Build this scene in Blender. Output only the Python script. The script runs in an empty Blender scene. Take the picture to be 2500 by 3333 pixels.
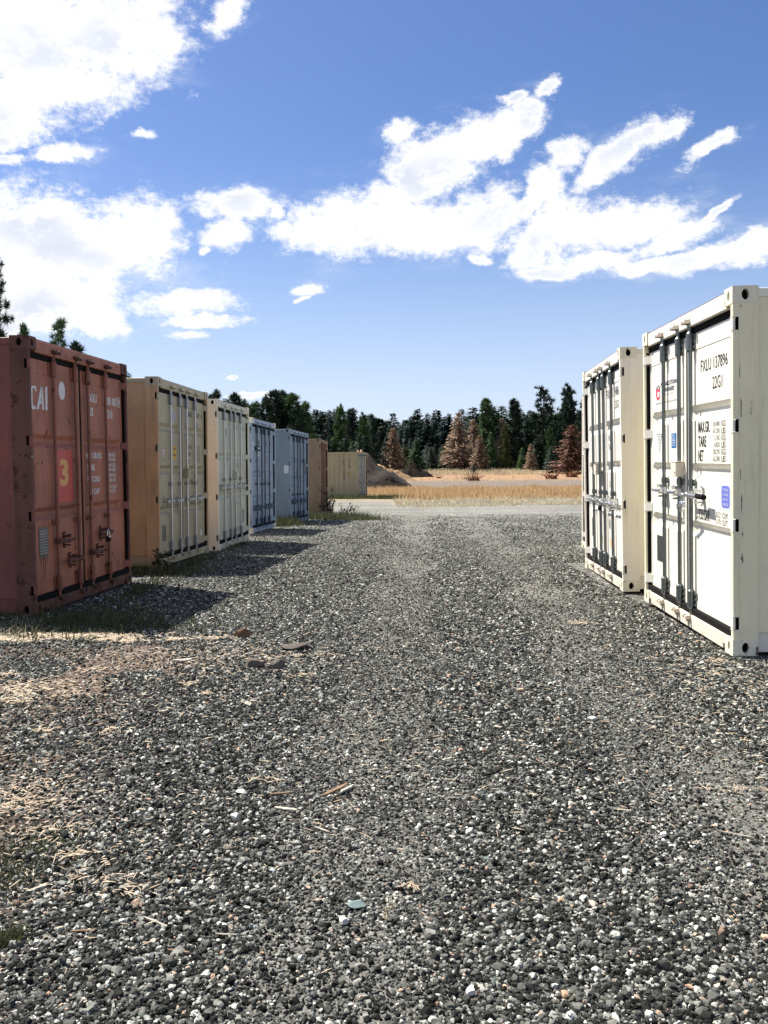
import bpy, bmesh, math, random
import numpy as np
from mathutils import Vector, Matrix

scene = bpy.context.scene
col = scene.collection
R = math.radians
random.seed(7)
rng = np.random.default_rng(11)

# ------------------------------------------------------------------ camera
cam_d = bpy.data.cameras.new('camera')
cam_d.sensor_fit = 'VERTICAL'; cam_d.sensor_height = 36.0; cam_d.sensor_width = 27.0
cam_d.lens = 2870.0 / 3333.0 * 36.0
cam_d.clip_start = 0.05; cam_d.clip_end = 6000
cam = bpy.data.objects.new('camera', cam_d); col.objects.link(cam)
_p, _r = R(-2.533), R(-0.472)
_right, _up, _fwd = Vector((1, 0, 0)), Vector((0, -math.sin(_p), math.cos(_p))), Vector((0, math.cos(_p), math.sin(_p)))
_cx = _right * math.cos(_r) + _up * math.sin(_r); _cy = _right * -math.sin(_r) + _up * math.cos(_r)
cam.matrix_world = Matrix(((_cx.x, _cy.x, -_fwd.x, 0), (_cx.y, _cy.y, -_fwd.y, 0), (_cx.z, _cy.z, -_fwd.z, 1.337), (0, 0, 0, 1)))
scene.camera = cam

# ------------------------------------------------------------------ light, sky, exposure
SUN_EL, SUN_AZ = R(57), R(-57)            # azimuth measured from +Y towards +X
sun_d = bpy.data.lights.new('sun', 'SUN'); sun_d.energy = 5.0; sun_d.angle = R(0.53); sun_d.color = (1.0, 0.955, 0.89)
sun = bpy.data.objects.new('sun', sun_d); col.objects.link(sun)
_s = Vector((math.sin(SUN_AZ) * math.cos(SUN_EL), math.cos(SUN_AZ) * math.cos(SUN_EL), math.sin(SUN_EL)))
sun.rotation_euler = _s.to_track_quat('Z', 'Y').to_euler(); sun.location = (-12, 8, 20)
scene.view_settings.view_transform = 'Standard'; scene.view_settings.look = 'None'
scene.view_settings.exposure = 1.1; scene.view_settings.gamma = 1.0
SKY_STRENGTH = 0.051
CLOUD_LIT, CLOUD_SHADE = (10.4, 10.4, 10.5), (7.3, 7.7, 8.7)

world = bpy.data.worlds.new('World'); scene.world = world; world.use_nodes = True
world.cycles.sampling_method = 'MANUAL'; world.cycles.sample_map_resolution = 512

class NT:
    """small helper to write node trees in few lines"""
    def __init__(s, tree): s.t = tree; s.n = tree.nodes; s.l = tree.links
    def new(s, kind, **kw):
        n = s.n.new(kind)
        for k, v in kw.items(): setattr(n, k, v)
        return n
    def put(s, sock, v):
        if v is None: return
        if hasattr(v, 'is_output'): s.l.new(v, sock)
        else: sock.default_value = v
    def m(s, op, a, b=None, c=None, clamp=False):
        n = s.n.new('ShaderNodeMath'); n.operation = op; n.use_clamp = clamp
        for i, v in enumerate((a, b, c)): s.put(n.inputs[i], v)
        return n.outputs[0]
    def vm(s, op, a, b=None):
        n = s.n.new('ShaderNodeVectorMath'); n.operation = op
        s.put(n.inputs[0], a); s.put(n.inputs[1], b)
        return n.outputs[0]
    def noise(s, vec, scale, detail=4, rough=.55, lac=2.0, dist=0.0):
        n = s.n.new('ShaderNodeTexNoise'); s.put(n.inputs['Vector'], vec)
        n.inputs['Scale'].default_value = scale; n.inputs['Detail'].default_value = detail
        n.inputs['Roughness'].default_value = rough; n.inputs['Lacunarity'].default_value = lac; n.inputs['Distortion'].default_value = dist
        return n
    def ramp(s, fac, stops, interp='LINEAR'):
        n = s.n.new('ShaderNodeValToRGB'); n.color_ramp.interpolation = interp; s.put(n.inputs[0], fac)
        e = n.color_ramp.elements
        while len(e) < len(stops): e.new(0.5)
        for i, (p, c) in enumerate(stops):
            e[i].position = p; e[i].color = (*c, 1) if len(c) == 3 else c
        return n.outputs[0]
    def mix(s, fac, a, b, blend='MIX'):
        n = s.n.new('ShaderNodeMix'); n.data_type = 'RGBA'; n.blend_type = blend
        s.put(n.inputs[0], fac)
        for i, v in ((6, a), (7, b)):
            s.put(n.inputs[i], (*v, 1) if isinstance(v, tuple) and len(v) == 3 else v)
        return n.outputs[2]
    def step(s, x, lo, hi):
        n = s.n.new('ShaderNodeMapRange'); n.interpolation_type = 'SMOOTHSTEP'
        s.put(n.inputs[0], x); n.inputs[1].default_value = lo; n.inputs[2].default_value = hi
        return n.outputs[0]
    def sep(s, v):
        n = s.n.new('ShaderNodeSeparateXYZ'); s.put(n.inputs[0], v); return n.outputs
    def comb(s, x, y, z):
        n = s.n.new('ShaderNodeCombineXYZ')
        for i, v in enumerate((x, y, z)): s.put(n.inputs[i], v)
        return n.outputs[0]

# clouds: soft ellipses of direction (azimuth, elevation, radii in radians, tilt), broken up by fractal noise
CLOUDS = [(-0.372, 0.421, 0.1125, 0.0669, 0), (-0.308, 0.441, 0.0951, 0.0498, 0), (-0.247, 0.427, 0.0433, 0.0278, 20), (-0.374, 0.365, 0.0733, 0.0365, 15), (-0.324, 0.387, 0.0548, 0.0277, 25), (-0.168, 0.461, 0.0285, 0.0195, 35), (-0.401, 0.329, 0.0435, 0.0114, 10), (-0.339, 0.323, 0.0421, 0.0094, 8), (-0.398, 0.314, 0.0315, 0.0074, 0), (-0.255, 0.351, 0.0132, 0.0067, 10), (-0.355, 0.242, 0.1329, 0.0502, -3), (-0.265, 0.257, 0.0557, 0.0353, -10), (-0.379, 0.194, 0.1122, 0.0455, 0), (-0.324, 0.16, 0.0448, 0.0197, -10), (-0.223, 0.183, 0.0666, 0.0141, 5), (-0.208, 0.166, 0.0565, 0.0066, 3), (-0.219, 0.153, 0.0246, 0.0061, 4), (-0.406, 0.156, 0.0289, 0.0191, 0), (-0.166, 0.283, 0.0492, 0.0189, 3), (-0.177, 0.256, 0.0284, 0.017, 20), (-0.128, 0.277, 0.0156, 0.0125, 0), (-0.195, 0.236, 0.0072, 0.004, 0), (-0.116, 0.263, 0.0261, 0.0111, 5), (-0.09, 0.263, 0.0377, 0.0242, 10), (-0.044, 0.27, 0.0551, 0.0344, 5), (0.019, 0.278, 0.0656, 0.0353, 0), (0.07, 0.267, 0.0707, 0.0344, -8), (0.122, 0.285, 0.0443, 0.031, 10), (0.101, 0.235, 0.0219, 0.0071, -8), (0.06, 0.328, 0.0587, 0.0278, 12), (0.112, 0.353, 0.0637, 0.0245, 16), (0.167, 0.372, 0.0269, 0.0183, 35), (0.029, 0.356, 0.0178, 0.0138, 10), (0.039, 0.31, 0.0289, 0.017, 0), (0.157, 0.392, 0.0197, 0.0043, 8), (0.192, 0.4, 0.0175, 0.0066, 30), (0.202, 0.335, 0.0237, 0.0194, 20), (0.182, 0.309, 0.0217, 0.0271, -25), (0.162, 0.287, 0.0233, 0.0149, 40), (0.27, 0.336, 0.0481, 0.0182, 25), (0.241, 0.314, 0.0306, 0.0126, 25), (0.308, 0.345, 0.025, 0.0113, 15), (0.35, 0.329, 0.0306, 0.0079, 22), (0.157, 0.241, 0.0373, 0.0227, 10), (0.207, 0.262, 0.0617, 0.0347, 0), (0.266, 0.267, 0.0659, 0.0274, 8), (0.187, 0.218, 0.049, 0.0111, 0), (0.237, 0.227, 0.0306, 0.0149, 10), (0.309, 0.25, 0.045, 0.0175, 15), (0.355, 0.272, 0.032, 0.0062, 22), (0.29, 0.219, 0.0428, 0.0118, 5), (0.342, 0.22, 0.0519, 0.0154, 6), (0.391, 0.222, 0.0437, 0.0199, 4), (0.426, 0.22, 0.043, 0.0187, 5), (-0.086, 0.2, 0.022, 0.0077, 4), (-0.089, 0.188, 0.0094, 0.0051, 25), (-0.169, 0.111, 0.0072, 0.0031, 0), (-0.149, 0.089, 0.0286, 0.0041, 2)]
def build_world():
    t = NT(world.node_tree); t.n.clear()
    sky = t.new('ShaderNodeTexSky', sky_type='NISHITA', sun_disc=False, sun_elevation=SUN_EL, sun_rotation=SUN_AZ,
                altitude=300, air_density=1.0, dust_density=0.8, ozone_density=3.0)
    hs = t.new('ShaderNodeHueSaturation'); t.put(hs.inputs['Color'], sky.outputs[0])
    hs.inputs['Saturation'].default_value = 1.16; hs.inputs['Value'].default_value = 1.0
    blue = t.mix(1.0, hs.outputs[0], (1.24, 1.15, 1.30), 'MULTIPLY')
    g = t.new('ShaderNodeTexCoord').outputs['Generated']
    x, y, z = t.sep(g)
    az = t.m('ARCTAN2', x, y); el = t.m('ARCSINE', z)
    v = t.comb(t.m('MULTIPLY', x, 1.0), y, t.m('MULTIPLY', z, 1.5))
    warp = t.noise(v, 7.0, 7, .62).outputs['Color']
    wx, wy, wz = t.sep(warp)
    az2 = t.m('ADD', az, t.m('MULTIPLY', t.m('SUBTRACT', wx, .5), .08))
    el2 = t.m('ADD', el, t.m('MULTIPLY', t.m('SUBTRACT', wy, .5), .055))
    low_haze = t.m('MULTIPLY', t.m('POWER', t.m('SUBTRACT', 1.0, t.step(el, -.02, .42)), 1.6), .62)
    blue = t.mix(low_haze, blue, (7.6, 8.6, 10.2))
    q = t.comb(az2, el2, 0.0)
    f = None
    for (a, e, rx, ry, tilt) in CLOUDS:
        mp = t.new('ShaderNodeMapping', vector_type='TEXTURE'); t.put(mp.inputs['Vector'], q)
        mp.inputs['Location'].default_value = (a, e, 0); mp.inputs['Rotation'].default_value = (0, 0, R(tilt)); mp.inputs['Scale'].default_value = (rx, ry, 1)
        ln = t.new('ShaderNodeVectorMath', operation='LENGTH'); t.put(ln.inputs[0], mp.outputs[0])
        b = ln.outputs['Value']
        f = b if f is None else t.m('MINIMUM', f, b)
    f = t.m('MINIMUM', t.m('SUBTRACT', 1.10, f), .85)
    # the rest of the sky carries the same sort of broken cloud
    big = t.noise(v, 2.6, 3, .5).outputs['Fac']
    away = t.m('MAXIMUM', t.step(t.m('ABSOLUTE', az), .44, .62), t.step(el, .60, .75))
    other = t.m('SUBTRACT', t.m('MULTIPLY', t.m('SUBTRACT', big, .55), 5.0), t.m('MULTIPLY', t.m('SUBTRACT', 1.0, away), 3.0))
    f = t.m('MAXIMUM', f, other)
    fine = t.noise(v, 19.0, 12, .72, 2.1).outputs['Fac']
    puff = t.new('ShaderNodeTexVoronoi', feature='SMOOTH_F1'); t.put(puff.inputs['Vector'], t.vm('ADD', v, t.vm('MULTIPLY', t.noise(v, 30.0, 5, .65).outputs['Color'], (.05, .05, .05)))); puff.inputs['Scale'].default_value = 34.0; puff.inputs['Smoothness'].default_value = .5
    dens = t.m('ADD', f, t.m('ADD', t.m('MULTIPLY', t.m('SUBTRACT', fine, .5), 1.9), t.m('ADD', t.m('MULTIPLY', t.m('SUBTRACT', .42, puff.outputs['Distance']), .45), t.m('MULTIPLY', t.m('SUBTRACT', t.noise(v, 85.0, 6, .7).outputs['Fac'], .5), .9))))
    low = t.step(el, .0, .03)
    mask = t.m('MULTIPLY', t.m('MULTIPLY', t.step(dens, -.14, .56), .98), low)
    streaks = t.noise(t.comb(t.m('MULTIPLY', az, 1.0), t.m('MULTIPLY', el, 2.6), 3.0), 10.0, 8, .66).outputs['Fac']
    veil = t.m('MULTIPLY', t.m('MULTIPLY', t.step(f, -.8, .2), t.m('MULTIPLY', t.step(streaks, .48, .82), .45)), low)
    mask = t.m('MAXIMUM', mask, veil)
    sh = t.noise(v, 9.0, 5, .5).outputs['Fac']
    cc = t.mix(t.m('MULTIPLY', t.step(sh, .40, .66), t.step(dens, .30, .9)), CLOUD_LIT, CLOUD_SHADE)
    colr = t.mix(mask, blue, cc)
    bg = t.new('ShaderNodeBackground'); t.put(bg.inputs[0], colr); bg.inputs[1].default_value = SKY_STRENGTH
    out = t.new('ShaderNodeOutputWorld'); t.l.new(bg.outputs[0], out.inputs[0])
build_world()

# ------------------------------------------------------------------ helpers
def link(o, parent=None):
    col.objects.link(o)
    if parent is not None: o.parent = parent
    return o
def tag(o, label=None, cat=None, group=None, kind=None):
    for k, v in (('label', label), ('category', cat), ('group', group), ('kind', kind)):
        if v: o[k] = v
    return o
def empty(name, label, cat, group=None, loc=(0, 0, 0), rz=0.0, scale=1.0):
    o = bpy.data.objects.new(name, None); o.empty_display_size = .2
    o.location = loc; o.rotation_euler = (0, 0, rz); o.scale = (scale,) * 3 if not isinstance(scale, tuple) else scale
    return tag(link(o), label, cat, group)

class MB:
    """collects simple solids; build() links them as one mesh object"""
    def __init__(s): s.v = []; s.f = []; s.mi = []; s.cur = 0
    def mat(s, i): s.cur = i; return s
    def add(s, vs, fs):
        o = len(s.v); s.v += [tuple(v) for v in vs]
        for f in fs: s.f.append([i + o for i in f]); s.mi.append(s.cur)
        return s
    def box(s, x0, x1, y0, y1, z0, z1, c=0.0):
        if c <= 0:
            vs = [(x, y, z) for z in (z0, z1) for y in (y0, y1) for x in (x0, x1)]
            return s.add(vs, [(0, 2, 3, 1), (4, 5, 7, 6), (0, 1, 5, 4), (2, 6, 7, 3), (0, 4, 6, 2), (1, 3, 7, 5)])
        bm = bmesh.new(); bmesh.ops.create_cube(bm, size=1)
        for v in bm.verts:
            v.co = Vector(((x0 + x1) / 2 + v.co.x * (x1 - x0), (y0 + y1) / 2 + v.co.y * (y1 - y0), (z0 + z1) / 2 + v.co.z * (z1 - z0)))
        bmesh.ops.bevel(bm, geom=bm.edges[:], offset=c, segments=1, affect='EDGES', profile=.5)
        bm.verts.index_update()
        s.add([v.co[:] for v in bm.verts], [[v.index for v in f.verts] for f in bm.faces]); bm.free()
        return s
    def tube(s, p0, p1, r0, r1=None, n=12, cap=True):
        r1 = r0 if r1 is None else r1
        p0, p1 = Vector(p0), Vector(p1); d = (p1 - p0).normalized()
        a = d.orthogonal().normalized(); b = d.cross(a)
        vs = []
        for p, r in ((p0, r0), (p1, r1)):
            for i in range(n):
                t = 2 * math.pi * i / n; vs.append(p + (a * math.cos(t) + b * math.sin(t)) * r)
        fs = [(i, (i + 1) % n, n + (i + 1) % n, n + i) for i in range(n)]
        if cap: fs += [tuple(range(n))[::-1], tuple(range(n, 2 * n))]
        return s.add(vs, fs)
    def prism(s, poly, axis, a0, a1):
        """extrude a 2D polygon; axis 'x': poly is (y,z), 'y': (x,z), 'z': (x,y)"""
        def P(p, a): return {'x': (a, p[0], p[1]), 'y': (p[0], a, p[1]), 'z': (p[0], p[1], a)}[axis]
        n = len(poly); vs = [P(p, a0) for p in poly] + [P(p, a1) for p in poly]
        return s.add(vs, [tuple(range(n))[::-1], tuple(range(n, 2 * n))] + [(i, (i + 1) % n, n + (i + 1) % n, n + i) for i in range(n)])
    def mesh(s, name, smooth=False):
        me = bpy.data.meshes.new(name); me.from_pydata(s.v, [], s.f)
        me.polygons.foreach_set('material_index', s.mi)
        if smooth: me.polygons.foreach_set('use_smooth', [True] * len(s.f))
        bm = bmesh.new(); bm.from_mesh(me); bmesh.ops.recalc_face_normals(bm, faces=bm.faces[:]); bm.to_mesh(me); bm.free()
        if smooth: me.set_sharp_from_angle(angle=R(35))
        return me
    def build(s, name, mats, parent=None, smooth=False):
        return place(name, s.mesh(name, smooth), mats, parent)
def place(name, me, mats, parent=None, loc=None):
    o = bpy.data.objects.new(name, me)
    if loc is not None: o.location = loc
    link(o, parent)
    mats = mats if isinstance(mats, (list, tuple)) else [mats]
    while len(me.materials) < len(mats): me.materials.append(mats[len(me.materials)])
    for i, m in enumerate(mats):
        if me.materials[i] is not m:
            o.material_slots[i].link = 'OBJECT'; o.material_slots[i].material = m
    return o
def big_mesh(name, verts, faces, k=3, shade=None):
    """verts (n,3), faces (m,k) -> mesh, optional float point attribute 'shade'"""
    me = bpy.data.meshes.new(name); verts = np.asarray(verts, np.float32); faces = np.asarray(faces, np.int32)
    me.vertices.add(len(verts)); me.vertices.foreach_set('co', verts.ravel())
    me.loops.add(faces.size); me.loops.foreach_set('vertex_index', faces.ravel())
    me.polygons.add(len(faces)); me.polygons.foreach_set('loop_start', np.arange(0, faces.size, k, dtype=np.int32))
    if shade is not None:
        at = me.attributes.new('shade', 'FLOAT', 'POINT'); at.data.foreach_set('value', np.asarray(shade, np.float32))
    me.update(calc_edges=True)
    return me

# ------------------------------------------------------------------ materials
def material(name):
    m = bpy.data.materials.new(name); m.use_nodes = True
    t = NT(m.node_tree); b = t.n['Principled BSDF']
    return m, t, b
def plain(name, c, rough=.6, metal=0.0, var=.12, scale=9.0, bump=0.0):
    m, t, b = material(name)
    oc = t.new('ShaderNodeTexCoord').outputs['Object']
    n = t.noise(oc, scale, 5, .6).outputs['Fac']
    lo = tuple(x * (1 - var) for x in c); hi = tuple(min(1, x * (1 + var)) for x in c)
    t.put(b.inputs['Base Color'], t.mix(n, lo, hi)); b.inputs['Roughness'].default_value = rough; b.inputs['Metallic'].default_value = metal
    if rough > .85: b.inputs['Specular IOR Level'].default_value = .1
    if bump:
        bp = t.new('ShaderNodeBump'); bp.inputs['Strength'].default_value = bump; bp.inputs['Distance'].default_value = .01
        t.put(bp.inputs['Height'], n); t.put(b.inputs['Normal'], bp.outputs[0])
    return m
def paint(name, c, rust=.25, dirt=.25, fade=.12, rough=.48, rustcol=(.16, .055, .02), blotch=None):
    """weathered painted steel: faded patches, vertical dirt runs, rust chips and streaks"""
    m, t, b = material(name)
    oc = t.new('ShaderNodeTexCoord').outputs['Object']
    rnd = t.new('ShaderNodeObjectInfo').outputs['Random']
    oc = t.vm('ADD', oc, t.comb(t.m('MULTIPLY', rnd, 13.0), 0.0, t.m('MULTIPLY', rnd, 7.0)))
    sx, sy, sz = t.sep(oc)
    run = t.comb(t.m('MULTIPLY', sx, 1.0), t.m('MULTIPLY', sy, 1.0), t.m('MULTIPLY', sz, .10))
    big = t.noise(oc, 1.6, 5, .6).outputs['Fac']
    base = t.mix(t.step(big, .3, .7), tuple(x * (1 - fade) for x in c), tuple(min(1, x * (1 + fade * .7) + .01 * fade) for x in c))
    runs = t.noise(run, 16.0, 6, .65).outputs['Fac']
    base = t.mix(t.m('MULTIPLY', t.step(runs, .50, .80), dirt), base, tuple(x * .42 for x in (c[0] * .95, c[1] * .9, c[2] * .8)))
    grime = t.noise(oc, 34.0, 5, .7).outputs['Fac']
    base = t.mix(t.m('MULTIPLY', t.step(grime, .56, .78), dirt * .5), base, tuple(x * .5 for x in c))
    if blotch is not None:
        bl = t.noise(oc, 2.3, 3, .55).outputs['Fac']
        base = t.mix(t.m('MULTIPLY', t.step(bl, .55, .66), .8), base, blotch)
    chip = t.noise(oc, 7.0, 9, .72).outputs['Fac']; streak = t.noise(run, 9.0, 7, .7).outputs['Fac']
    lo = .74 - rust * .30
    rm = t.m('MAXIMUM', t.step(chip, lo, lo + .05), t.m('MULTIPLY', t.step(streak, lo - .03, lo + .14), .75))
    base = t.mix(rm, base, t.mix(grime, tuple(x * .6 for x in rustcol), tuple(x * 1.9 for x in rustcol)))
    t.put(b.inputs['Base Color'], base)
    t.put(b.inputs['Roughness'], t.m('ADD', rough, t.m('MULTIPLY', rm, .4)))
    bp = t.new('ShaderNodeBump'); bp.inputs['Strength'].default_value = .25; bp.inputs['Distance'].default_value = .004
    t.put(bp.inputs['Height'], t.m('SUBTRACT', t.m('MULTIPLY', t.noise(oc, 3.0, 3, .5).outputs['Fac'], 2.0), t.m('MULTIPLY', rm, .3))); t.put(b.inputs['Normal'], bp.outputs[0])
    return m
def foliage(name, dark, light, trans=.25, rough=.6, attr=False):
    """leaf material: varied per leaf island and per plant, lets some light through"""
    m, t, b = material(name)
    isl = t.new('ShaderNodeNewGeometry').outputs['Random Per Island']
    rnd = t.new('ShaderNodeObjectInfo').outputs['Random']
    f = t.m('ADD', t.m('MULTIPLY', isl, .65), t.m('MULTIPLY', rnd, .35))
    c = t.mix(f, dark, light)
    t.put(b.inputs['Base Color'], c); b.inputs['Roughness'].default_value = rough; b.inputs['Specular IOR Level'].default_value = .2
    tr = t.new('ShaderNodeBsdfTranslucent'); t.put(tr.inputs[0], c)
    mx = t.new('ShaderNodeMixShader'); mx.inputs[0].default_value = trans
    t.l.new(b.outputs[0], mx.inputs[1]); t.l.new(tr.outputs[0], mx.inputs[2])
    t.l.new(mx.outputs[0], t.n['Material Output'].inputs[0])
    return m

BLACK = plain('black_rubber', (.008, .008, .008), .88, var=.3)
HOLLOW_SHADE = plain('painted_hollow_shade', (.006, .005, .005), .9)  # near-black colour in place of the shade in hollows and underneath
GALV = plain('galvanised_steel', (.46, .47, .46), .34, .7, .25, 30)
GALV_DARK = plain('dull_galvanised_steel', (.30, .31, .31), .42, .6, .3, 30)
GALV_GREY = plain('grey_green_galvanised_steel', (.17, .19, .18), .38, .75, .35, 30)
GALV_BLUE = plain('blue_grey_painted_steel', (.05, .075, .10), .5, .2, .3, 20)
CHROME = plain('bright_zinc', (.6, .62, .63), .25, .9, .1, 30)
RUSTY = paint('rusty_edge', (.05, .03, .025), .8, .5)
INK = plain('black_stencil_paint', (.018, .018, .018), .6, var=.3, scale=40)
INK_WHITE = plain('white_stencil_paint', (.62, .62, .60), .6, var=.15, scale=20)
INK_GREY = plain('worn_grey_stencil_paint', (.11, .11, .10), .6, var=.4, scale=30)

# ------------------------------------------------------------------ ground
HY = [-60, 0, 6, 9, 13, 16, 21, 25, 30, 38, 51, 62, 75, 95, 110, 135, 170, 220, 300, 420, 700, 4000]
HZ = [0.02, 0.0, .01, .03, .05, .02, -.01, -.04, -.12, -.11, -.06, -.02, 0, .1, .22, .6, 1.75, 3.0, 6.0, 11.0, 14, 14]
def hz(x, y):
    x = np.asarray(x, float); y = np.asarray(y, float)
    z = np.interp(y, HY, HZ)
    z = z + .010 * np.sin(x * 1.7 + 1.1) * np.sin(y * .9 + .4) + .006 * np.sin(x * 4.1 + y * 1.3)
    return z
def hzf(x, y): return float(hz(x, y))

def ground_material():
    m, t, b = material('gravel_yard_and_field')
    P = t.new('ShaderNodeNewGeometry').outputs['Position']
    x, y, z = t.sep(P)
    P2 = t.comb(x, y, 0.0)
    edge = t.noise(P2, .22, 5, .6).outputs['Fac']; e0 = t.m('SUBTRACT', edge, .5)
    yy = t.m('ADD', y, t.m('MULTIPLY', e0, 14.0))
    # gravel: two sizes of stone cells, mostly dark grey, some pale
    def cells(scale, stops):
        v = t.new('ShaderNodeTexVoronoi'); t.put(v.inputs['Vector'], P2); v.inputs['Scale'].default_value = scale
        r = t.sep(v.outputs['Color'])[0]
        return t.ramp(r, stops), v.outputs['Distance']
    st = [(0, (.02, .02, .018)), (.35, (.042, .041, .037)), (.65, (.09, .088, .078)), (.82, (.19, .184, .163)), (.93, (.42, .407, .36)), (1, (.66, .64, .58))]
    c1, d1 = cells(42, st); c2, d2 = cells(95, st)
    c3, d3 = cells(17, st)
    near = t.mix(t.step(t.noise(P2, 6, 3).outputs['Fac'], .42, .58), c1, c2)
    far = t.step(y, 8, 22)
    near = t.mix(t.m('MULTIPLY', far, .45), near, c3)
    soil = t.mix(t.noise(P2, 60, 4, .6).outputs['Fac'], (.020, .017, .014), (.06, .05, .04))
    patch = t.noise(P2, 1.1, 5, .6).outputs['Fac']
    near = t.mix(t.m('MULTIPLY', t.step(patch, .52, .70), .65), near, soil)
    # dusty, finer, paler crushed rock further along the lane, grazing-light glare painted in too
    dust_glare = t.ramp(t.noise(P2, 7, 9, .82).outputs['Fac'], [(.30, (.075, .073, .062)), (.46, (.19, .185, .16)), (.56, (.28, .274, .238)), (.72, (.46, .45, .395))])
    lanes = t.noise(t.comb(t.m('MULTIPLY', x, .16), t.m('MULTIPLY', y, .42), 0.0), 1.0, 7, .68).outputs['Fac']
    gravel = t.mix(t.m('MULTIPLY', t.step(yy, 6, 24), t.m('ADD', .5, t.m('MULTIPLY', t.step(lanes, .40, .62), .45))), near, dust_glare)
    # two worn wheel tracks of packed warm grey fines
    def track(c0, c1, w):
        d_ = t.m('ABSOLUTE', t.m('SUBTRACT', x, t.m('ADD', c0, t.m('ADD', t.m('MULTIPLY', y, c1), t.m('MULTIPLY', e0, .5)))))
        return t.m('SUBTRACT', 1.0, t.step(d_, w * .35, w))
    trk = t.m('MULTIPLY', t.m('MAXIMUM', track(-.25, .045, .42), track(1.15, .055, .42)), t.step(t.noise(P2, 1.6, 5, .65).outputs['Fac'], .36, .58))
    fines = t.mix(t.noise(P2, 45, 6, .75).outputs['Fac'], (.075, .073, .062), (.25, .243, .21))
    gravel = t.mix(t.m('MULTIPLY', trk, .8), gravel, fines)
    pale = t.ramp(t.noise(P2, 3.5, 9, .85).outputs['Fac'], [(.32, (.10, .096, .082)), (.47, (.21, .202, .175)), (.58, (.29, .28, .242)), (.74, (.47, .455, .40))])
    gravel = t.mix(t.m('MULTIPLY', t.m('MULTIPLY', t.step(yy, 16, 40), t.step(lanes, .44, .66)), .75), gravel, pale)  # far lane paler again, grazing light included in the colour
    # field: straw coloured stubble, bare grey soil, reddish soil, forest floor
    straw = t.mix(t.noise(P2, 3, 6, .7).outputs['Fac'], (.20, .15, .085), (.46, .37, .22))
    soilg = t.mix(t.noise(P2, .8, 6, .7).outputs['Fac'], (.09, .075, .06), (.24, .20, .16))
    redg = t.mix(t.noise(t.comb(x, t.m('MULTIPLY', y, .35), 0.0), .5, 6, .7).outputs['Fac'], (.17, .098, .054), (.40, .26, .15))
    floor = t.mix(t.noise(P2, 1.5, 5, .7).outputs['Fac'], (.025, .022, .014), (.07, .055, .032))
    c = t.mix(t.m('MULTIPLY', t.step(yy, 36, 44), t.step(t.noise(P2, .55, 6, .7).outputs['Fac'], .50, .60)), gravel, straw)
    c = t.mix(t.step(yy, 43, 50), c, straw)
    y3 = t.m('ADD', y, t.m('MULTIPLY', e0, 30.0))
    c = t.mix(t.step(y3, 72, 80), c, soilg)
    c = t.mix(t.step(y3, 104, 122), c, redg)
    c = t.mix(t.step(y3, 150, 157), c, straw)
    c = t.mix(t.step(y3, 158, 170), c, floor)
    # ground away from the yard on both sides is dry grass and duff
    side = t.step(t.m('ADD', t.m('ABSOLUTE', x), t.m('MULTIPLY', e0, 5.0)), 11, 15)
    c = t.mix(t.m('MULTIPLY', side, t.m('SUBTRACT', 1.0, t.step(y, 40, 60))), c, straw)
    # brown bare dirt showing at the left by the camera
    leftd = t.m('MULTIPLY', t.step(t.m('ADD', t.m('MULTIPLY', x, -1.0), t.m('MULTIPLY', e0, 2.2)), .75, 1.7), t.m('SUBTRACT', 1.0, t.step(y, 6.5, 7.6)))
    c = t.mix(t.m('MULTIPLY', leftd, .5), c, t.mix(t.noise(P2, 30, 5, .7).outputs['Fac'], (.055, .032, .020), (.20, .115, .068)))
    t.put(b.inputs['Base Color'], c); b.inputs['Roughness'].default_value = .95; b.inputs['Specular IOR Level'].default_value = .15
    h = t.m('ADD', t.m('MULTIPLY', d1, -1.0), t.m('MULTIPLY', t.noise(P2, 140, 3, .6).outputs['Fac'], .4))
    bp = t.new('ShaderNodeBump'); bp.inputs['Strength'].default_value = .8; bp.inputs['Distance'].default_value = .018
    t.put(bp.inputs['Height'], h)
    bp2 = t.new('ShaderNodeBump'); bp2.inputs['Strength'].default_value = .5; bp2.inputs['Distance'].default_value = .12
    t.put(bp2.inputs['Height'], t.noise(P2, 2.5, 8, .75).outputs['Fac']); t.put(bp2.inputs['Normal'], bp.outputs[0])
    t.put(b.inputs['Normal'], bp2.outputs[0])
    return m
def build_ground():
    xs = np.unique(np.concatenate([np.linspace(-14, 14, 113), np.geomspace(14, 2500, 26), -np.geomspace(14, 2500, 26)]))
    ys = np.unique(np.concatenate([np.linspace(-60, -2, 12), np.linspace(-2, 40, 169), np.linspace(40, 180, 71), np.geomspace(180, 4000, 26)]))
    X, Y = np.meshgrid(xs, ys); Z = hz(X, Y)
    n, mm = X.shape
    i = np.arange(n * mm).reshape(n, mm)
    f = np.stack([i[:-1, :-1], i[:-1, 1:], i[1:, 1:], i[1:, :-1]], -1).reshape(-1, 4)
    me = big_mesh('ground', np.stack([X, Y, Z], -1).reshape(-1, 3), f, 4)
    me.polygons.foreach_set('use_smooth', [True] * len(me.polygons))
    tag(place('ground', me, ground_material()), kind='structure')
build_ground()

# ------------------------------------------------------------------ shipping containers
W, H, L = 2.438, 2.591, 6.058
DOOR_Y = .058
HINGE_Z = (2.335, 1.63, .93, .235)
CACHE = {}
def cached(key, fn):
    if key not in CACHE: CACHE[key] = fn()
    return CACHE[key]

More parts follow.
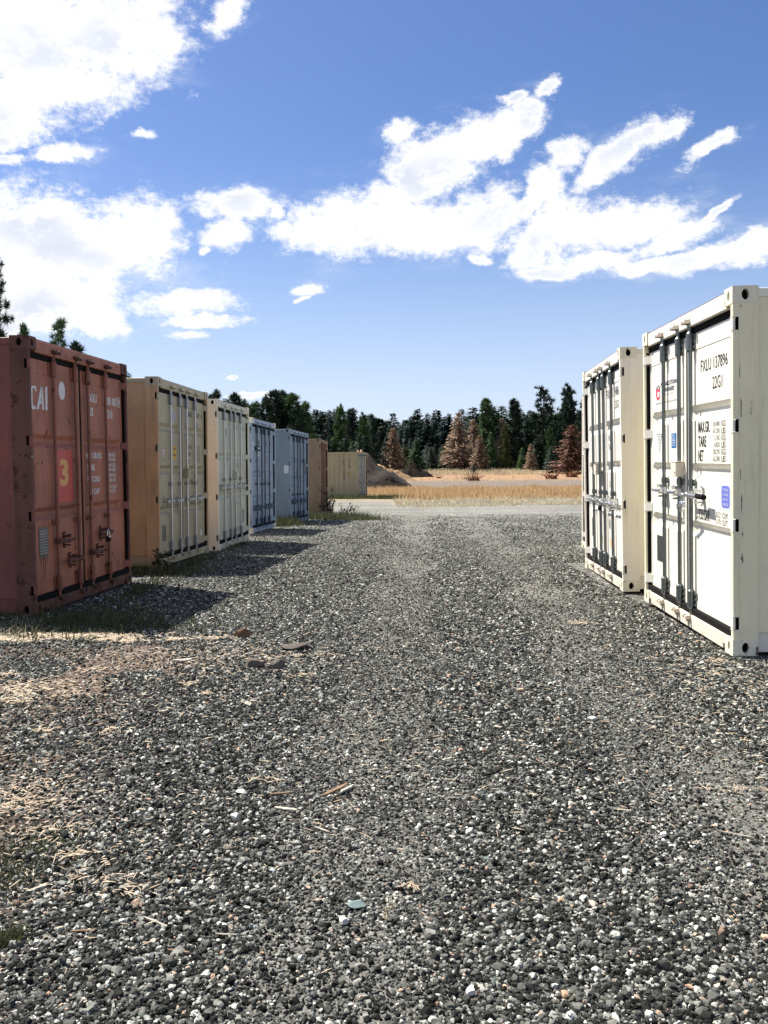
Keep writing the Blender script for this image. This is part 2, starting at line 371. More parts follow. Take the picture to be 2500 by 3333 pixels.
def oval(cx, cz, rx, rz, n=12):
    return [(cx + rx * math.cos(2 * math.pi * i / n), cz + rz * math.sin(2 * math.pi * i / n)) for i in range(n)]
def casting_mesh(ix, iy, iz):
    """corner casting with oval openings on its outer end and side faces"""
    def make():
        wx, wy, wz = .162, .178, .118
        mb = MB()
        def face(a0, a1, b0, b1, put, hole):
            # a plate with an oval hole: ring of quads to the rectangle border, then a recessed tunnel
            n = 16; inner = oval(*hole, n)
            outer = []
            cx, cz = hole[0], hole[1]
            for (px, pz) in inner:
                dx, dz = px - cx, pz - cz
                s = min([((a1 if dx > 0 else a0) - cx) / dx if abs(dx) > 1e-6 else 1e9, ((b1 if dz > 0 else b0) - cz) / dz if abs(dz) > 1e-6 else 1e9])
                outer.append((cx + dx * s, cz + dz * s))
            corners = [(a0, b0), (a1, b0), (a1, b1), (a0, b1)]
            for c in corners:
                k = min(range(n), key=lambda i: (outer[i][0] - c[0]) ** 2 + (outer[i][1] - c[1]) ** 2); outer[k] = c
            vs = [put(p, 0) for p in outer] + [put(p, 0) for p in inner] + [put(p, .035) for p in inner]
            mb.mat(0).add(vs, [(i, (i + 1) % n, n + (i + 1) % n, n + i) for i in range(n)] + [(n + i, n + (i + 1) % n, 2 * n + (i + 1) % n, 2 * n + i) for i in range(n)])
            mb.mat(1).add([put(p, .033) for p in inner], [tuple(range(n))])
        x0, x1 = (0, wx) if ix == 0 else (W - wx, W)
        y0, y1 = (0, wy) if iy == 0 else (L - wy, L)
        z0, z1 = (0, wz) if iz == 0 else (H - wz, H)
        sy = 1 if iy == 0 else -1; sx = 1 if ix == 0 else -1
        ye = y0 if iy == 0 else y1; xe = x0 if ix == 0 else x1
        face(x0, x1, z0, z1, lambda p, d: (p[0], ye + sy * d, p[1]), ((x0 + x1) / 2, (z0 + z1) / 2, .024, .037))
        face(y0, y1, z0, z1, lambda p, d: (xe + sx * d, p[0], p[1]), ((y0 + y1) / 2, (z0 + z1) / 2, .026, .038))
        yb = y1 if iy == 0 else y0; xb = x1 if ix == 0 else x0
        mb.mat(0)
        mb.add([(xb, y0, z0), (xb, y1, z0), (xb, y1, z1), (xb, y0, z1)], [(0, 1, 2, 3)])
        mb.add([(x0, yb, z0), (x1, yb, z0), (x1, yb, z1), (x0, yb, z1)], [(0, 1, 2, 3)])
        mb.add([(x0, y0, z1), (x1, y0, z1), (x1, y1, z1), (x0, y1, z1)], [(0, 1, 2, 3)])
        mb.add([(x0, y0, z0), (x1, y0, z0), (x1, y1, z0), (x0, y1, z0)], [(0, 1, 2, 3)])
        return mb.mesh('corner_casting')
    return cached(('cast', ix, iy, iz), make)
def post_mesh(ix):
    def make():
        mb = MB()
        X = lambda a: a if ix == 0 else W - a
        def bx(a0, a1, *r, c=0): mb.box(min(X(a0), X(a1)), max(X(a0), X(a1)), *r, c=c)
        bx(.003, .05, .044, .178, .112, H - .112)
        bx(.05, .12, .10, .178, .118, H - .118)
        zs = [.112]
        for z in sorted(HINGE_Z): zs += [z - .045, z + .045]
        zs.append(H - .112)
        for a, b in zip(zs[0::2], zs[1::2]): bx(.003, .048, .003, .046, a, b, c=.004)
        return mb.mesh('corner_post')
    return cached(('post', ix), make)
def hinge_mesh(ix, z):
    def make():
        mb = MB()
        X = lambda a: a if ix == 0 else W - a
        def bx(a0, a1, *r, c=0): mb.box(min(X(a0), X(a1)), max(X(a0), X(a1)), *r, c=c)
        mb.mat(0); bx(.002, .047, .001, .019, z - .041, z + .041, c=.004)
        poly = [(.030, .006), (.062, .006), (.120, .052), (.120, .064), (.050, .064)]
        mb.prism([(X(a), b) for a, b in poly], 'z', z - .038, z + .038)
        mb.mat(1); bx(.006, .047, .036, .045, z - .044, z + .044)  # black insert paints in the darkness of the hinge notch
        mb.mat(0); bx(.0, .05, .0, .05, z + .045, z + .050); bx(.0, .05, .0, .05, z - .050, z - .045)
        return mb.mesh('hinge')
    return cached(('hinge', ix, z), make)
def door_mesh(side, grooves, bevel, depth, kind):
    """one door leaf: outer frame, plate with pressed horizontal grooves (depth field over break lines)"""
    def make():
        x0, x1 = (.062, 1.194) if side == 0 else (1.244, W - .062)
        z0, z1 = .172, 2.402
        mb = MB(); fr = .045
        # frame members, 4 mm proud of the plate
        yf = DOOR_Y - .004
        mb.box(x0, x0 + fr, yf, .115, z0, z1, c=.003); mb.box(x1 - fr, x1, yf, .115, z0, z1, c=.003)
        mb.box(x0 + fr, x1 - fr, yf, .115, z1 - .13, z1 - .001); mb.box(x0 + fr, x1 - fr, yf, .115, z0 + .001, z0 + .06)
        xa, xb, za, zb = x0 + fr, x1 - fr, z0 + .06, z1 - .13
        bx = min(.10, bevel * 1.6)
        ea, eb = xa + .015, xb - .015
        xs = [xa, ea, ea + bx, eb - bx, eb, xb]
        zs = [za]; dz = [0]
        for (t, b) in sorted(grooves):
            zs += [b, b + bevel, t - bevel, t]; dz += [0, 1, 1, 0]
        zs.append(zb); dz.append(0)
        dx = [0, 0, 1, 1, 0, 0]
        n = len(xs)
        vs = [(x, DOOR_Y + depth * dx[i] * dz[j], z) for j, z in enumerate(zs) for i, x in enumerate(xs)]
        mb.add(vs, [(j * n + i, j * n + i + 1, (j + 1) * n + i + 1, (j + 1) * n + i) for j in range(len(zs) - 1) for i in range(n - 1)])
        return mb.mesh('door')
    return cached(('door', side, tuple(grooves), bevel, depth, kind), make)
def gasket_mesh():
    def make():
        mb = MB(); y0, y1 = .066, .095
        mb.box(.05, W - .05, .044, .1, 2.404, 2.458, c=.006)
        mb.box(.05, W - .05, .026, .1, .114, .170, c=.006)
        mb.box(1.1945, 1.2435, .062, .1, .17, 2.404)
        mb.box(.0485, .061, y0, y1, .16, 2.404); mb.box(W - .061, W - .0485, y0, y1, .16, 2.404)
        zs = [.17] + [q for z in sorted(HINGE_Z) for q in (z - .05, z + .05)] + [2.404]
        for a, b in zip(zs[0::2], zs[1::2]):  # black strips on inner post faces: rubber edge widened to paint in shade
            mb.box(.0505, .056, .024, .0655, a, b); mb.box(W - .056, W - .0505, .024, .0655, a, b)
        return mb.mesh('gasket_and_shade_strip')
    return cached('gasket_and_shade_strip', make)
def frame_end_mesh(which):
    def make():
        mb = MB()
        if which == 'header':
            mb.mat(0).box(.162, W - .162, .012, .10, 2.456, 2.574, c=.006)
            mb.mat(1).box(.164, W - .164, .022, .14, 2.5745, 2.585, c=.003)
        else:
            mb.mat(0).box(.162, .225, .006, .10, .055, .112); mb.box(W - .225, W - .162, .006, .10, .055, .112)
            mb.box(.226, W - .226, .006, .10, .012, .113, c=.004)
            mb.mat(1).box(.163, .224, .05, .09, .01, .054); mb.box(W - .224, W - .163, .05, .09, .01, .054)
        return mb.mesh(which)
    return cached(which, make)
def side_wall_mesh(ix):
    def make():
        mb = MB(); y = .19; out, inn = .016, .052
        prof = [(.17, out), (.42, out)]
        y = .42
        while y + .278 < L - .24:
            prof += [(y + .068, inn), (y + .138, inn), (y + .206, out), (y + .276, out)]; y += .276
        prof.append((L - .17, out))
        X = lambda a: a if ix == 0 else W - a
        vs = [(X(a), yy, z) for z in (.165, 2.515) for yy, a in prof]; n = len(prof)
        mb.add(vs, [(i, i + 1, n + i + 1, n + i) for i in range(n - 1)])
        return mb.mesh('side_wall')
    return cached(('wall', ix), make)
def rails_mesh(ix, top):
    def make():
        mb = MB(); X = lambda a: a if ix == 0 else W - a
        def bx(a0, a1, *r, c=0): mb.box(min(X(a0), X(a1)), max(X(a0), X(a1)), *r, c=c)
        if top: bx(.006, .07, .178, L - .178, 2.512, 2.574, c=.004)
        else: bx(.030, .08, .178, L - .178, .02, .168, c=.004)
        return mb.mesh('top_rail' if top else 'bottom_rail')
    return cached(('rail', ix, top), make)
def roof_mesh():
    def make():
        mb = MB(); ys = np.linspace(.12, L - .12, 61); vs = []
        for i, y in enumerate(ys): vs += [(.05, y, 2.556 + .02 * (i % 4 in (1, 2))), (W - .05, y, 2.556 + .02 * (i % 4 in (1, 2)))]
        mb.add(vs, [(2 * i, 2 * i + 1, 2 * i + 3, 2 * i + 2) for i in range(60)])
        return mb.mesh('roof')
    return cached('roof', make)
def rear_mesh():
    return cached('rear', lambda: MB().box(.05, W - .05, L - .12, L - .03, .02, 2.57).mesh('rear_wall'))
def floor_mesh():
    return cached('floor', lambda: MB().box(.09, W - .09, .11, L - .13, .10, .16).mesh('underside'))
def bar_mesh(x):
    return cached(('bar', x), lambda: MB().tube((x, .026, .10), (x, .026, 2.47), .0168, n=14).mesh('locking_bar', True))
def sleeve_mesh(x, z0, z1, dirx):
    def make():
        mb = MB(); mb.tube((x, .024, z0), (x, .024, z1), .030, n=16)
        mb.tube((x, .024, z1), (x, .024, z1 + .015), .030, .020, n=16); mb.tube((x, .024, z0 - .012), (x, .024, z0), .020, .030, n=16)
        mb.box(min(x, x + dirx * .062), max(x, x + dirx * .062), .044, .0535, z0 + .005, z1 - .005, c=.002)
        for k in range(3):
            z = z0 + (z1 - z0) * (k + .5) / 3
            mb.tube((x + dirx * .049, .036, z), (x + dirx * .049, .045, z), .0085, n=6)
        return mb.mesh('bearing_sleeve', True)
    return cached(('sleeve', x, z0, dirx), make)
def clamp_mesh(x, z, dirx):
    def make():
        mb = MB(); mb.tube((x, .026, z - .026), (x, .026, z + .026), .0235, n=14)
        mb.box(min(x, x + dirx * .058), max(x, x + dirx * .058), .042, .053, z - .024, z + .024, c=.002)
        mb.tube((x + dirx * .044, .032, z), (x + dirx * .044, .043, z), .010, n=6)
        return mb.mesh('guide_bracket', True)
    return cached(('clamp', x, z, dirx), make)
def cam_mesh(x, top):
    def make():
        mb = MB(); s = 1 if top else -1; zb = 2.472 if top else .098
        mb.tube((x, .026, zb - s * .02), (x, .026, zb + s * .028), .021, n=10)
        mb.prism([(x - .030, -.014), (x + .030, -.014), (x + .036, .01), (x + .02, .03), (x - .02, .03), (x - .036, .006)], 'z', zb - .007 + s * .012, zb + .010 + s * .012)
        return mb.mesh('cam')
    return cached(('cam', x, top), make)
def keeper_mesh(x, top):
    def make():
        mb = MB(); z = 2.492 if top else .096; s = 1 if top else -1
        y1 = .011 if top else .005
        mb.box(x - .05, x + .05, y1 - .012, y1 + .002, z + s * .002 - .014, z + s * .002 + .026, c=.002)
        for a in (-.045, .045):
            mb.box(x + a - .011, x + a + .011, -.034, y1 - .010, z - .012, z + .022, c=.003)
            mb.box(x + a * .72 - .013, x + a * .72 + .013, -.040, -.028, z - .010, z + .016, c=.003)
        mb.tube((x, -.012, z + s * .018), (x, -.012, z + s * .036), .010, n=8)
        return mb.mesh('cam_keeper')
    return cached(('keeper', x, top), make)
def handle_mesh(x, z, d, ln, grip):
    def make():
        mb = MB()
        mb.mat(0).tube((x, .026, z - .030), (x, .026, z + .030), .0245, n=12)
        mb.box(x - .017, x + .017, -.022, .010, z - .020, z + .020, c=.004)
        xe = x + d * ln
        mb.prism([(x, z - .012), (xe * .5 + x * .5, z - .016), (xe, z - .011), (xe, z + .011), (xe * .5 + x * .5, z + .013), (x, z + .014)], 'y', -.018, -.010)
        mb.tube((x, -.016, z + .004), (xe, -.012, z), .011, n=8)
        if grip: mb.mat(1).tube((xe - d * .15, -.014, z), (xe + d * .012, -.014, z - .003), .021, n=12)
        else: mb.mat(0).box(min(xe - d * .05, xe), max(xe - d * .05, xe), -.022, -.006, z - .016, z + .016, c=.005)
        return mb.mesh('handle', True)
    return cached(('handle', x, z, d, ln, grip), make)
def retainer_mesh(x, z):
    def make():
        mb = MB()
        mb.box(x - .014, x + .014, .046, .0535, z - .072, z + .072, c=.003)
        mb.box(x - .008, x + .008, -.022, .046, z - .030, z - .018, c=.002)
        mb.prism([(.046, z + .02), (-.022, z + .026), (-.028, z + .052), (-.012, z + .060), (.046, z + .042)], 'x', x - .009, x + .009)
        mb.tube((x, -.018, z - .055), (x, .046, z - .050), .009, n=8)
        mb.tube((x, .034, z + .070), (x, .046, z + .070), .010, n=6); mb.tube((x, .034, z - .075), (x, .046, z - .075), .010, n=6)
        return mb.mesh('handle_retainer')
    return cached(('ret', x, z), make)

PENDING = []
def lettering(parent, text, x0, z0, x1, z1, mat, y=None, on='door', bold=0.0, name='lettering'):
    """text fitted into a box on the door plane (x0..x1, z0..z1), or on the near side wall"""
    PENDING.append((parent, text, x0, z0, x1, z1, mat, DOOR_Y - .0025 if y is None else y, on, bold, name))
def flush_lettering():
    objs = []
    for rec in PENDING:
        cu = bpy.data.curves.new('lettering', 'FONT'); cu.body = rec[1]; cu.size = 1; cu.resolution_u = 2; cu.offset = rec[9]; cu.extrude = 0
        o = bpy.data.objects.new('lettering', cu); col.objects.link(o); objs.append(o)
    dg = bpy.context.evaluated_depsgraph_get(); dg.update()
    for o, (par, s, x0, z0, x1, z1, mat, y, on, bold, name) in zip(objs, PENDING):
        me = bpy.data.meshes.new_from_object(o.evaluated_get(dg))
        v = np.zeros(len(me.vertices) * 3, np.float32); me.vertices.foreach_get('co', v); v = v.reshape(-1, 3)
        lo, hi = v.min(0), v.max(0); sc = np.maximum(hi - lo, 1e-4)
        u = x0 + (v[:, 0] - lo[0]) / sc[0] * (x1 - x0); w = z0 + (v[:, 1] - lo[1]) / sc[1] * (z1 - z0)
        if on == 'door': q = np.stack([u, np.full_like(u, y), w], 1)
        else: q = np.stack([np.full_like(u, y), u, w], 1)
        me.vertices.foreach_set('co', q.astype(np.float32).ravel()); me.materials.clear(); me.name = name; me.update()
        cu = o.data; bpy.data.objects.remove(o); bpy.data.curves.remove(cu)
        place(name, me, mat, par)
    PENDING.clear()
def decal(parent, poly, mat, off=.0015, name='decal', y=None):
    """thin sticker on the door plane; poly is [(x, z)]"""
    yy = (DOOR_Y if y is None else y)
    return MB().prism(poly, 'y', yy - off - .0008, yy - off).build(name, mat, parent)
def rect(x0, z0, x1, z1): return [(x0, z0), (x1, z0), (x1, z1), (x0, z1)]
def rrect(x0, z0, x1, z1, r=.02, n=4):
    pts = []
    for cx, cz, a in ((x1 - r, z0 + r, -90), (x1 - r, z1 - r, 0), (x0 + r, z1 - r, 90), (x0 + r, z0 + r, 180)):
        for k in range(n + 1):
            t = R(a + 90 * k / n); pts.append((cx + r * math.cos(t), cz + r * math.sin(t)))
    return pts

def container(label, pose, left, body, gear, spec):
    x, y, yaw, z, tp, tr = pose
    dx, dy = math.sin(yaw), math.cos(yaw)
    v = Vector((dx, dy, tp)).normalized(); up = Vector((tr * dy - tp * dx, -tr * dx - tp * dy, 1)); up = (up - v * up.dot(v)).normalized()
    o = Vector((x, y, z))
    if not left: o = o + v * W; v = -v
    yv = up.cross(v)
    root = empty('shipping_container', label, 'container', 'shipping containers along the gravel lane')
    root.matrix_world = Matrix(((v.x, yv.x, up.x, o.x), (v.y, yv.y, up.y, o.y), (v.z, yv.z, up.z, o.z), (0, 0, 0, 1)))
    edge = spec.get('edge', body)
    for ix in (0, 1):
        for iy in (0, 1):
            for iz in (0, 1): place('corner_casting', casting_mesh(ix, iy, iz), [edge, HOLLOW_SHADE], root)
        place('corner_post', post_mesh(ix), spec.get('post', body), root)
        place('side_wall', side_wall_mesh(ix), spec.get('wall', body), root)
        place('top_rail', rails_mesh(ix, True), body, root); place('bottom_rail', rails_mesh(ix, False), body, root)
    place('header', frame_end_mesh('header'), [spec.get('door_mat', body), RUSTY], root)
    place('door_sill', frame_end_mesh('sill'), [spec.get('sill', body), HOLLOW_SHADE], root)
    place('roof', roof_mesh(), body, root); place('rear_wall', rear_mesh(), body, root); place('underside', floor_mesh(), HOLLOW_SHADE, root)
    place('gasket_and_shade_strip', gasket_mesh(), BLACK, root)
    doors = []
    for s in (0, 1):
        d = place('door', door_mesh(s, spec.get('grooves', ((1.83, 1.70), (1.36, 1.23), (.89, .76))), spec.get('bevel', .042), spec.get('depth', .036), 0), spec.get('door_mat', body), root)
        doors.append(d)
        for hzv in HINGE_Z: place('hinge', hinge_mesh(s, hzv), [body, HOLLOW_SHADE], d)
    rods = spec.get('rods', (.59, 1.06, 1.375, 1.845)); cz = spec.get('clamp', 1.18)
    hs = spec.get('handles')
    for k, xr in enumerate(rods):
        bar = place('locking_bar', bar_mesh(xr), gear, root)
        dirx = spec.get('flange', 1)
        place('bearing_sleeve', sleeve_mesh(xr, 2.27, 2.405, dirx), spec.get('sleeve', gear), bar); place('bearing_sleeve', sleeve_mesh(xr, .175, .31, dirx), spec.get('sleeve', gear), bar)
        place('guide_bracket', clamp_mesh(xr, cz, dirx), spec.get('sleeve', gear), bar)
        place('cam', cam_mesh(xr, True), spec.get('cam', gear), bar); place('cam', cam_mesh(xr, False), spec.get('cam', gear), bar)
        place('cam_keeper', keeper_mesh(xr, True), spec.get('keeper', body), root); place('cam_keeper', keeper_mesh(xr, False), spec.get('keeper', body), root)
        if hs:
            d, ln, hzv, grip = hs[k][:4]
            place('handle', handle_mesh(xr, hzv, d, ln, grip), [spec.get('hmat', gear), BLACK], bar)
            place('handle_retainer', retainer_mesh(round(xr + d * ln * (hs[k][4] if len(hs[k]) > 4 else .72), 3), hzv), spec.get('hmat', gear), doors[0] if xr < 1.2 else doors[1])
    if 'lockbox' in spec:
        bx_, bz = spec['lockbox']
        mb = MB(); mb.box(bx_ - .075, bx_ + .075, -.022, DOOR_Y - .005, bz - .062, bz + .062, c=.006)
        mb.box(bx_ - .080, bx_ + .080, -.024, DOOR_Y - .006, bz + .063, bz + .068)
        mb.tube((bx_ + .05, -.023, bz - .02), (bx_ + .05, -.030, bz - .02), .010, n=8)
        mb.build('lock_box', spec.get('keeper', body), root)
    return root, doors

P_RED = paint('oxide_red_paint', (.33, .118, .068), .46, .75, .2, .6, (.085, .030, .016))
P_RED_BAR = paint('rusty_red_bar_paint', (.235, .085, .052), .5, .6, .2, .65, (.07, .026, .014))
P_RED_EDGE = paint('rusted_red_paint', (.105, .042, .027), .62, .7, .3, .75, (.05, .020, .011))
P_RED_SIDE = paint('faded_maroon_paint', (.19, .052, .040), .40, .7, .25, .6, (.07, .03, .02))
P_TAN = paint('tan_paint', (.385, .33, .205), .18, .35, .10)
P_TAN_BOUNCE = paint('bounce_lit_tan_paint', (.46, .29, .145), .30, .55, .16)  # same tan, with warm bounce from the red container in the colour
P_CREAM = paint('pale_cream_paint', (.50, .505, .385), .12, .3, .10)
P_CREAM_LIT = paint('side_lit_cream_paint', (.82, .74, .57), .16, .3, .10)  # cream lightened and warmed: camera-side light is put into the colour
P_ICE = paint('pale_blue_grey_paint', (.31, .38, .46), .10, .3, .12, blotch=(.20, .25, .30))
P_ICE_DOOR = paint('scuffed_pale_blue_paint', (.28, .36, .45), .15, .55, .15, blotch=(.15, .19, .23))
P_SLATE = paint('blue_grey_paint', (.215, .265, .285), .10, .3, .12)
P_SLATE_DOOR = paint('slate_blue_door_paint', (.20, .28, .36), .12, .5, .12)
P_SAND = paint('brown_sand_paint', (.34, .225, .125), .30, .4, .12)
P_SAND_DOOR = paint('rusted_brown_door_paint', (.22, .12, .07), .7, .5, .2)
P_BEIGE = paint('beige_paint', (.325, .275, .165), .22, .35, .10)
P_BEIGE_DOOR = paint('green_grey_door_paint', (.27, .28, .23), .3, .5, .15)
P_WHITE = paint('off_white_paint', (.77, .735, .62), .12, .22, .04, .42, (.20, .11, .06))
P_WHITE_LIT = paint('grimy_bounce_lit_white_paint', (.80, .74, .51), .24, .42, .05, .5, (.05, .045, .038))  # grime, plus warm ground bounce put into the base colour
P_WHITE_EDGE = paint('chipped_off_white_paint', (.74, .69, .53), .50, .5, .06, .5, (.10, .06, .035))
P_WHITE_SILL = paint('rust_stained_off_white_paint', (.70, .62, .50), .46, .5, .08, .5, (.34, .19, .09))
P_WARM = paint('warm_white_paint', (.72, .68, .60), .04, .14, .04, .42, (.2, .12, .07))
P_WARM_LIT = paint('side_lit_warm_white_paint', (.86, .79, .67), .18, .30, .04, .5, (.10, .07, .05))  # lighter than its doors: light reaching this side is in the colour
RED_SQ = plain('red_sticker', (.48, .055, .040), .5, var=.2); AMBER = plain('amber_digit', (.62, .33, .10), .5, var=.15)
YELLOW = plain('yellow_sticker', (.62, .36, .03), .5); PALE = plain('pale_sticker', (.62, .64, .62), .5); BLUE = plain('blue_sticker', (.015, .13, .36), .4)
VIOLET = plain('violet_blue_sticker', (.12, .15, .52), .45); NAVY = plain('navy_print', (.02, .035, .10), .5); CRIMSON = plain('crimson_print', (.62, .03, .07), .45)
PLATE = plain('steel_data_plate', (.10, .105, .10), .4, .7, .4, 60); TEAL = plain('teal_tape', (.08, .25, .20), .5)
PEACH = plain('peach_sticker', (.75, .46, .25), .5)

POSE = {
 'red': (-3.2352, 8.1292, .0812, .0328, .0081, -.0008), 'tan1': (-3.0469, 11.9245, .0771, .0695, -.0002, .0073),
 'cream': (-2.8104, 14.9517, .0659, .0204, .0086, .0076), 'blue4': (-2.9339, 19.5899, .0952, .008, -.0046, .0083),
 'blue5': (-2.5401, 23.9443, .1199, -.0279, -.0102, .005), 'tan6': (-2.0456, 28.5514, .0337, -.1195, -.0044, .0049),
 'tan7': (-1.4217, 49.8126, .1826, -.0522, .0025, .0038), 'fx': (2.4634, 6.1935, .0379, .0178, .0179, -.017),
 'r2': (2.5433, 9.3608, .0624, .051, .0011, -.0177), 'r3': (3.26, 12.75, .06, .02, .0, .0)}
H4 = ((-1, .28, .90, False), (-1, .34, .90, False), (1, .34, .90, False), (1, .28, .90, False))

# 1 red
c, d = container('rusty brick red container with a yellow 3 on its door', POSE['red'], True, P_RED_SIDE, P_RED_BAR,
    dict(edge=P_RED_EDGE, post=P_RED_EDGE, wall=P_RED_SIDE, door_mat=P_RED, sill=P_RED_EDGE, keeper=P_RED_EDGE, cam=P_RED_EDGE, hmat=P_RED_EDGE,
         grooves=((1.70, 1.575), (1.00, .87)), bevel=.045, depth=.034, rods=(.555, 1.045, 1.36, 1.835), clamp=.84,
         handles=((1, .30, .655, False, .62), (-1, .34, .44, False, .56), (1, .30, .468, False, .66), (-1, .30, .655, False, .62)), flange=-1))
RED = c
# the company letters are built from bars, as painted
mb = MB(); y0, y1 = DOOR_Y - .0030, DOOR_Y - .0018
def glyph(poly): mb.prism(poly, 'y', y0, y1)
glyph([(.165, 2.145), (.245, 2.150), (.255, 2.100), (.225, 2.100), (.222, 2.125), (.178, 2.122), (.170, 2.0), (.176, 1.960), (.225, 1.962), (.232, 1.93), (.160, 1.925), (.140, 1.95), (.140, 2.12)])
glyph([(.245, 1.932), (.285, 1.932), (.375, 2.10), (.380, 2.155), (.345, 2.155)]); glyph([(.345, 2.155), (.385, 2.155), (.400, 1.935), (.362, 1.935)]); glyph([(.315, 1.985), (.375, 1.985), (.372, 2.015), (.325, 2.015)])
glyph([(.425, 1.935), (.470, 1.935), (.480, 2.160), (.435, 2.160)])
mb.build('emblem', INK_WHITE, d[0])
decal(d[0], oval(.80, 2.150, .072, .092, 28), INK_WHITE, .0012, 'emblem')
decal(d[0], rect(.632, 1.03, .995, 1.555), RED_SQ, .0010); lettering(d[0], '3', .70, 1.19, .90, 1.47, AMBER, bold=.04)
for s, a, b, e, f in (('CAXU', 1.42, 2.085, 1.665, 2.18), ('830 083', 1.92, 2.085, 2.24, 2.18), ('8', 2.285, 2.10, 2.335, 2.18), ('US', 1.43, 1.935, 1.56, 2.03), ('2310', 1.90, 1.935, 2.10, 2.03),
                      ('MAX GROSS', 1.34, 1.475, 1.755, 1.54), ('TARE', 1.35, 1.345, 1.555, 1.41), ('PAYLOAD', 1.36, 1.22, 1.69, 1.285), ('CU CAP', 1.39, 1.085, 1.67, 1.15)):
    lettering(d[1], s, a, b, e, f, INK_WHITE, bold=.025)
for k, (s, zz) in enumerate((('30480 KGS', 1.50), ('67200 LBS', 1.45), ('2240 KGS', 1.385), ('4945 LBS', 1.335), ('28240 KGS', 1.27), ('62255 LBS', 1.215), ('33.0 CU.M', 1.135), ('1164 CU.FT', 1.085))):
    lettering(d[1], s, 1.90, zz, 2.15, zz + .042, INK_WHITE, bold=.02)
for r4 in (rect(2.262, 2.082, 2.362, 2.090), rect(2.262, 2.190, 2.362, 2.198), rect(2.262, 2.090, 2.270, 2.190), rect(2.354, 2.090, 2.362, 2.190)): decal(d[1], r4, INK_WHITE)
p = decal(d[0], rect(.215, .525, .40, .81), PLATE, .003, 'data_plate')
for k in range(9): lettering(p, random.choice(['CSC SAFETY APPROVAL', 'MAX GROSS 30480', 'OWNER NO 830083', 'STACKING 192000', 'RACKING TEST']), .23, .55 + k * .027, .385, .565 + k * .027, INK_WHITE, y=DOOR_Y - .006)
for xs_, zl in ((.245, .44), (.30, .30), (.335, .36), (.375, .45)):
    decal(d[0], [(xs_ - .008, .522), (xs_ + .008, .522), (xs_ + .003, zl), (xs_ - .002, zl)], RUSTY, .0010, 'rust_streak')
decal(c, rect(.002, 1.475, .046, 1.493), TEAL, .0, 'tape', y=.003)

# 2 tan
c, d = container('tan container with a yellow sticker, second in the left row', POSE['tan1'], True, P_TAN, GALV,
    dict(wall=P_TAN_BOUNCE, post=P_TAN_BOUNCE, grooves=((1.99, 1.86), (1.40, 1.27), (.83, .70)), rods=(.62, 1.045, 1.375, 1.805), clamp=1.135, flange=-1, lockbox=(1.345, 1.285), sleeve=GALV_DARK, cam=GALV_DARK,
         handles=((-1, .30, .895, False, .82), (-1, .30, .895, False, .78), (1, .30, .895, False, .5), (1, .30, .895, False, .5))))
decal(d[0], [(.275, 1.64), (.455, 1.635), (.365, 1.47)], RED_SQ, .0010); decal(d[0], [(.292, 1.63), (.438, 1.626), (.365, 1.49)], PALE, .0020)
for k, s in enumerate(('CAUTION', 'HEAVY', 'LOAD')): lettering(d[0], s, .315 + k * .015, 1.595 - k * .03, .42 - k * .018, 1.615 - k * .03, INK, y=DOOR_Y - .0035)
decal(d[0], rrect(.79, 1.48, .93, 1.68, .01), YELLOW)
for k in range(2): lettering(d[0], 'SUPER HIGH', .80, 1.62 - k * .09, .92, 1.66 - k * .09, INK, y=DOOR_Y - .003)
decal(d[0], oval(.84, 2.115, .055, .085, 24), PALE, .0010); decal(d[0], oval(.84, 2.115, .040, .068, 24), BLUE, .0020); decal(d[0], oval(.84, 2.115, .012, .06, 12), PALE, .0030)
for s, a, b, e, f in (('DHAU', 1.51, 2.145, 1.745, 2.23), ('10349', 1.86, 2.145, 2.13, 2.23), ('8', 2.235, 2.15, 2.28, 2.225), ('22G1', 1.89, 1.98, 2.06, 2.06), ('MAX.W', 1.46, 1.655, 1.70, 1.72), ('TARE', 1.46, 1.545, 1.66, 1.61), ('NET', 1.46, 1.435, 1.62, 1.50), ('CU.CAP.', 1.44, 1.12, 1.76, 1.19), ('33.2', 1.94, 1.15, 2.06, 1.19)):
    lettering(d[1], s, a, b, e, f, INK)
for k in range(6): lettering(d[1], ('30480 KGS', '67200 LBS', '2230 KGS', '4920 LBS', '28250 KGS', '62280 LBS')[k], 1.88, 1.685 - k * .045, 2.14, 1.715 - k * .045, INK_GREY)
p = decal(d[0], rect(.29, .34, .44, .56), PLATE, .003, 'data_plate')
decal(d[1], oval(2.18, .345, .05, .05, 20), PALE)

# 3 cream
c, d = container('pale cream container with galvanised bars, third in the left row', POSE['cream'], True, P_CREAM, GALV,
    dict(wall=P_CREAM_LIT, post=P_CREAM_LIT, edge=P_CREAM_LIT, grooves=((1.68, 1.55), (.985, .855)), rods=(.565, 1.035, 1.365, 1.825), clamp=1.22, flange=-1, lockbox=(1.36, 1.285), sleeve=GALV_DARK, cam=GALV_DARK,
         handles=((-1, .36, 1.08, False, .75), (-1, .34, 1.08, False, .72), (1, .34, 1.08, False, .5), (1, .34, 1.08, False, .45))))
decal(d[0], rect(.70, 1.98, .83, 2.12), INK_GREY); lettering(d[0], 'GL', .72, 2.0, .81, 2.05, INK_WHITE, y=DOOR_Y - .003)
for s, a, b, e, f in (('FXLU 117', 1.36, 2.12, 1.70, 2.21), ('610', 1.92, 2.12, 2.10, 2.21), ('8', 2.22, 2.12, 2.26, 2.2), ('22G1', 1.88, 1.98, 2.06, 2.06), ('MAX', 1.52, 1.475, 1.68, 1.53), ('TARE', 1.52, 1.415, 1.68, 1.465), ('CU.CAP', 1.50, .735, 1.70, .80)):
    lettering(d[1], s, a, b, e, f, INK_GREY)
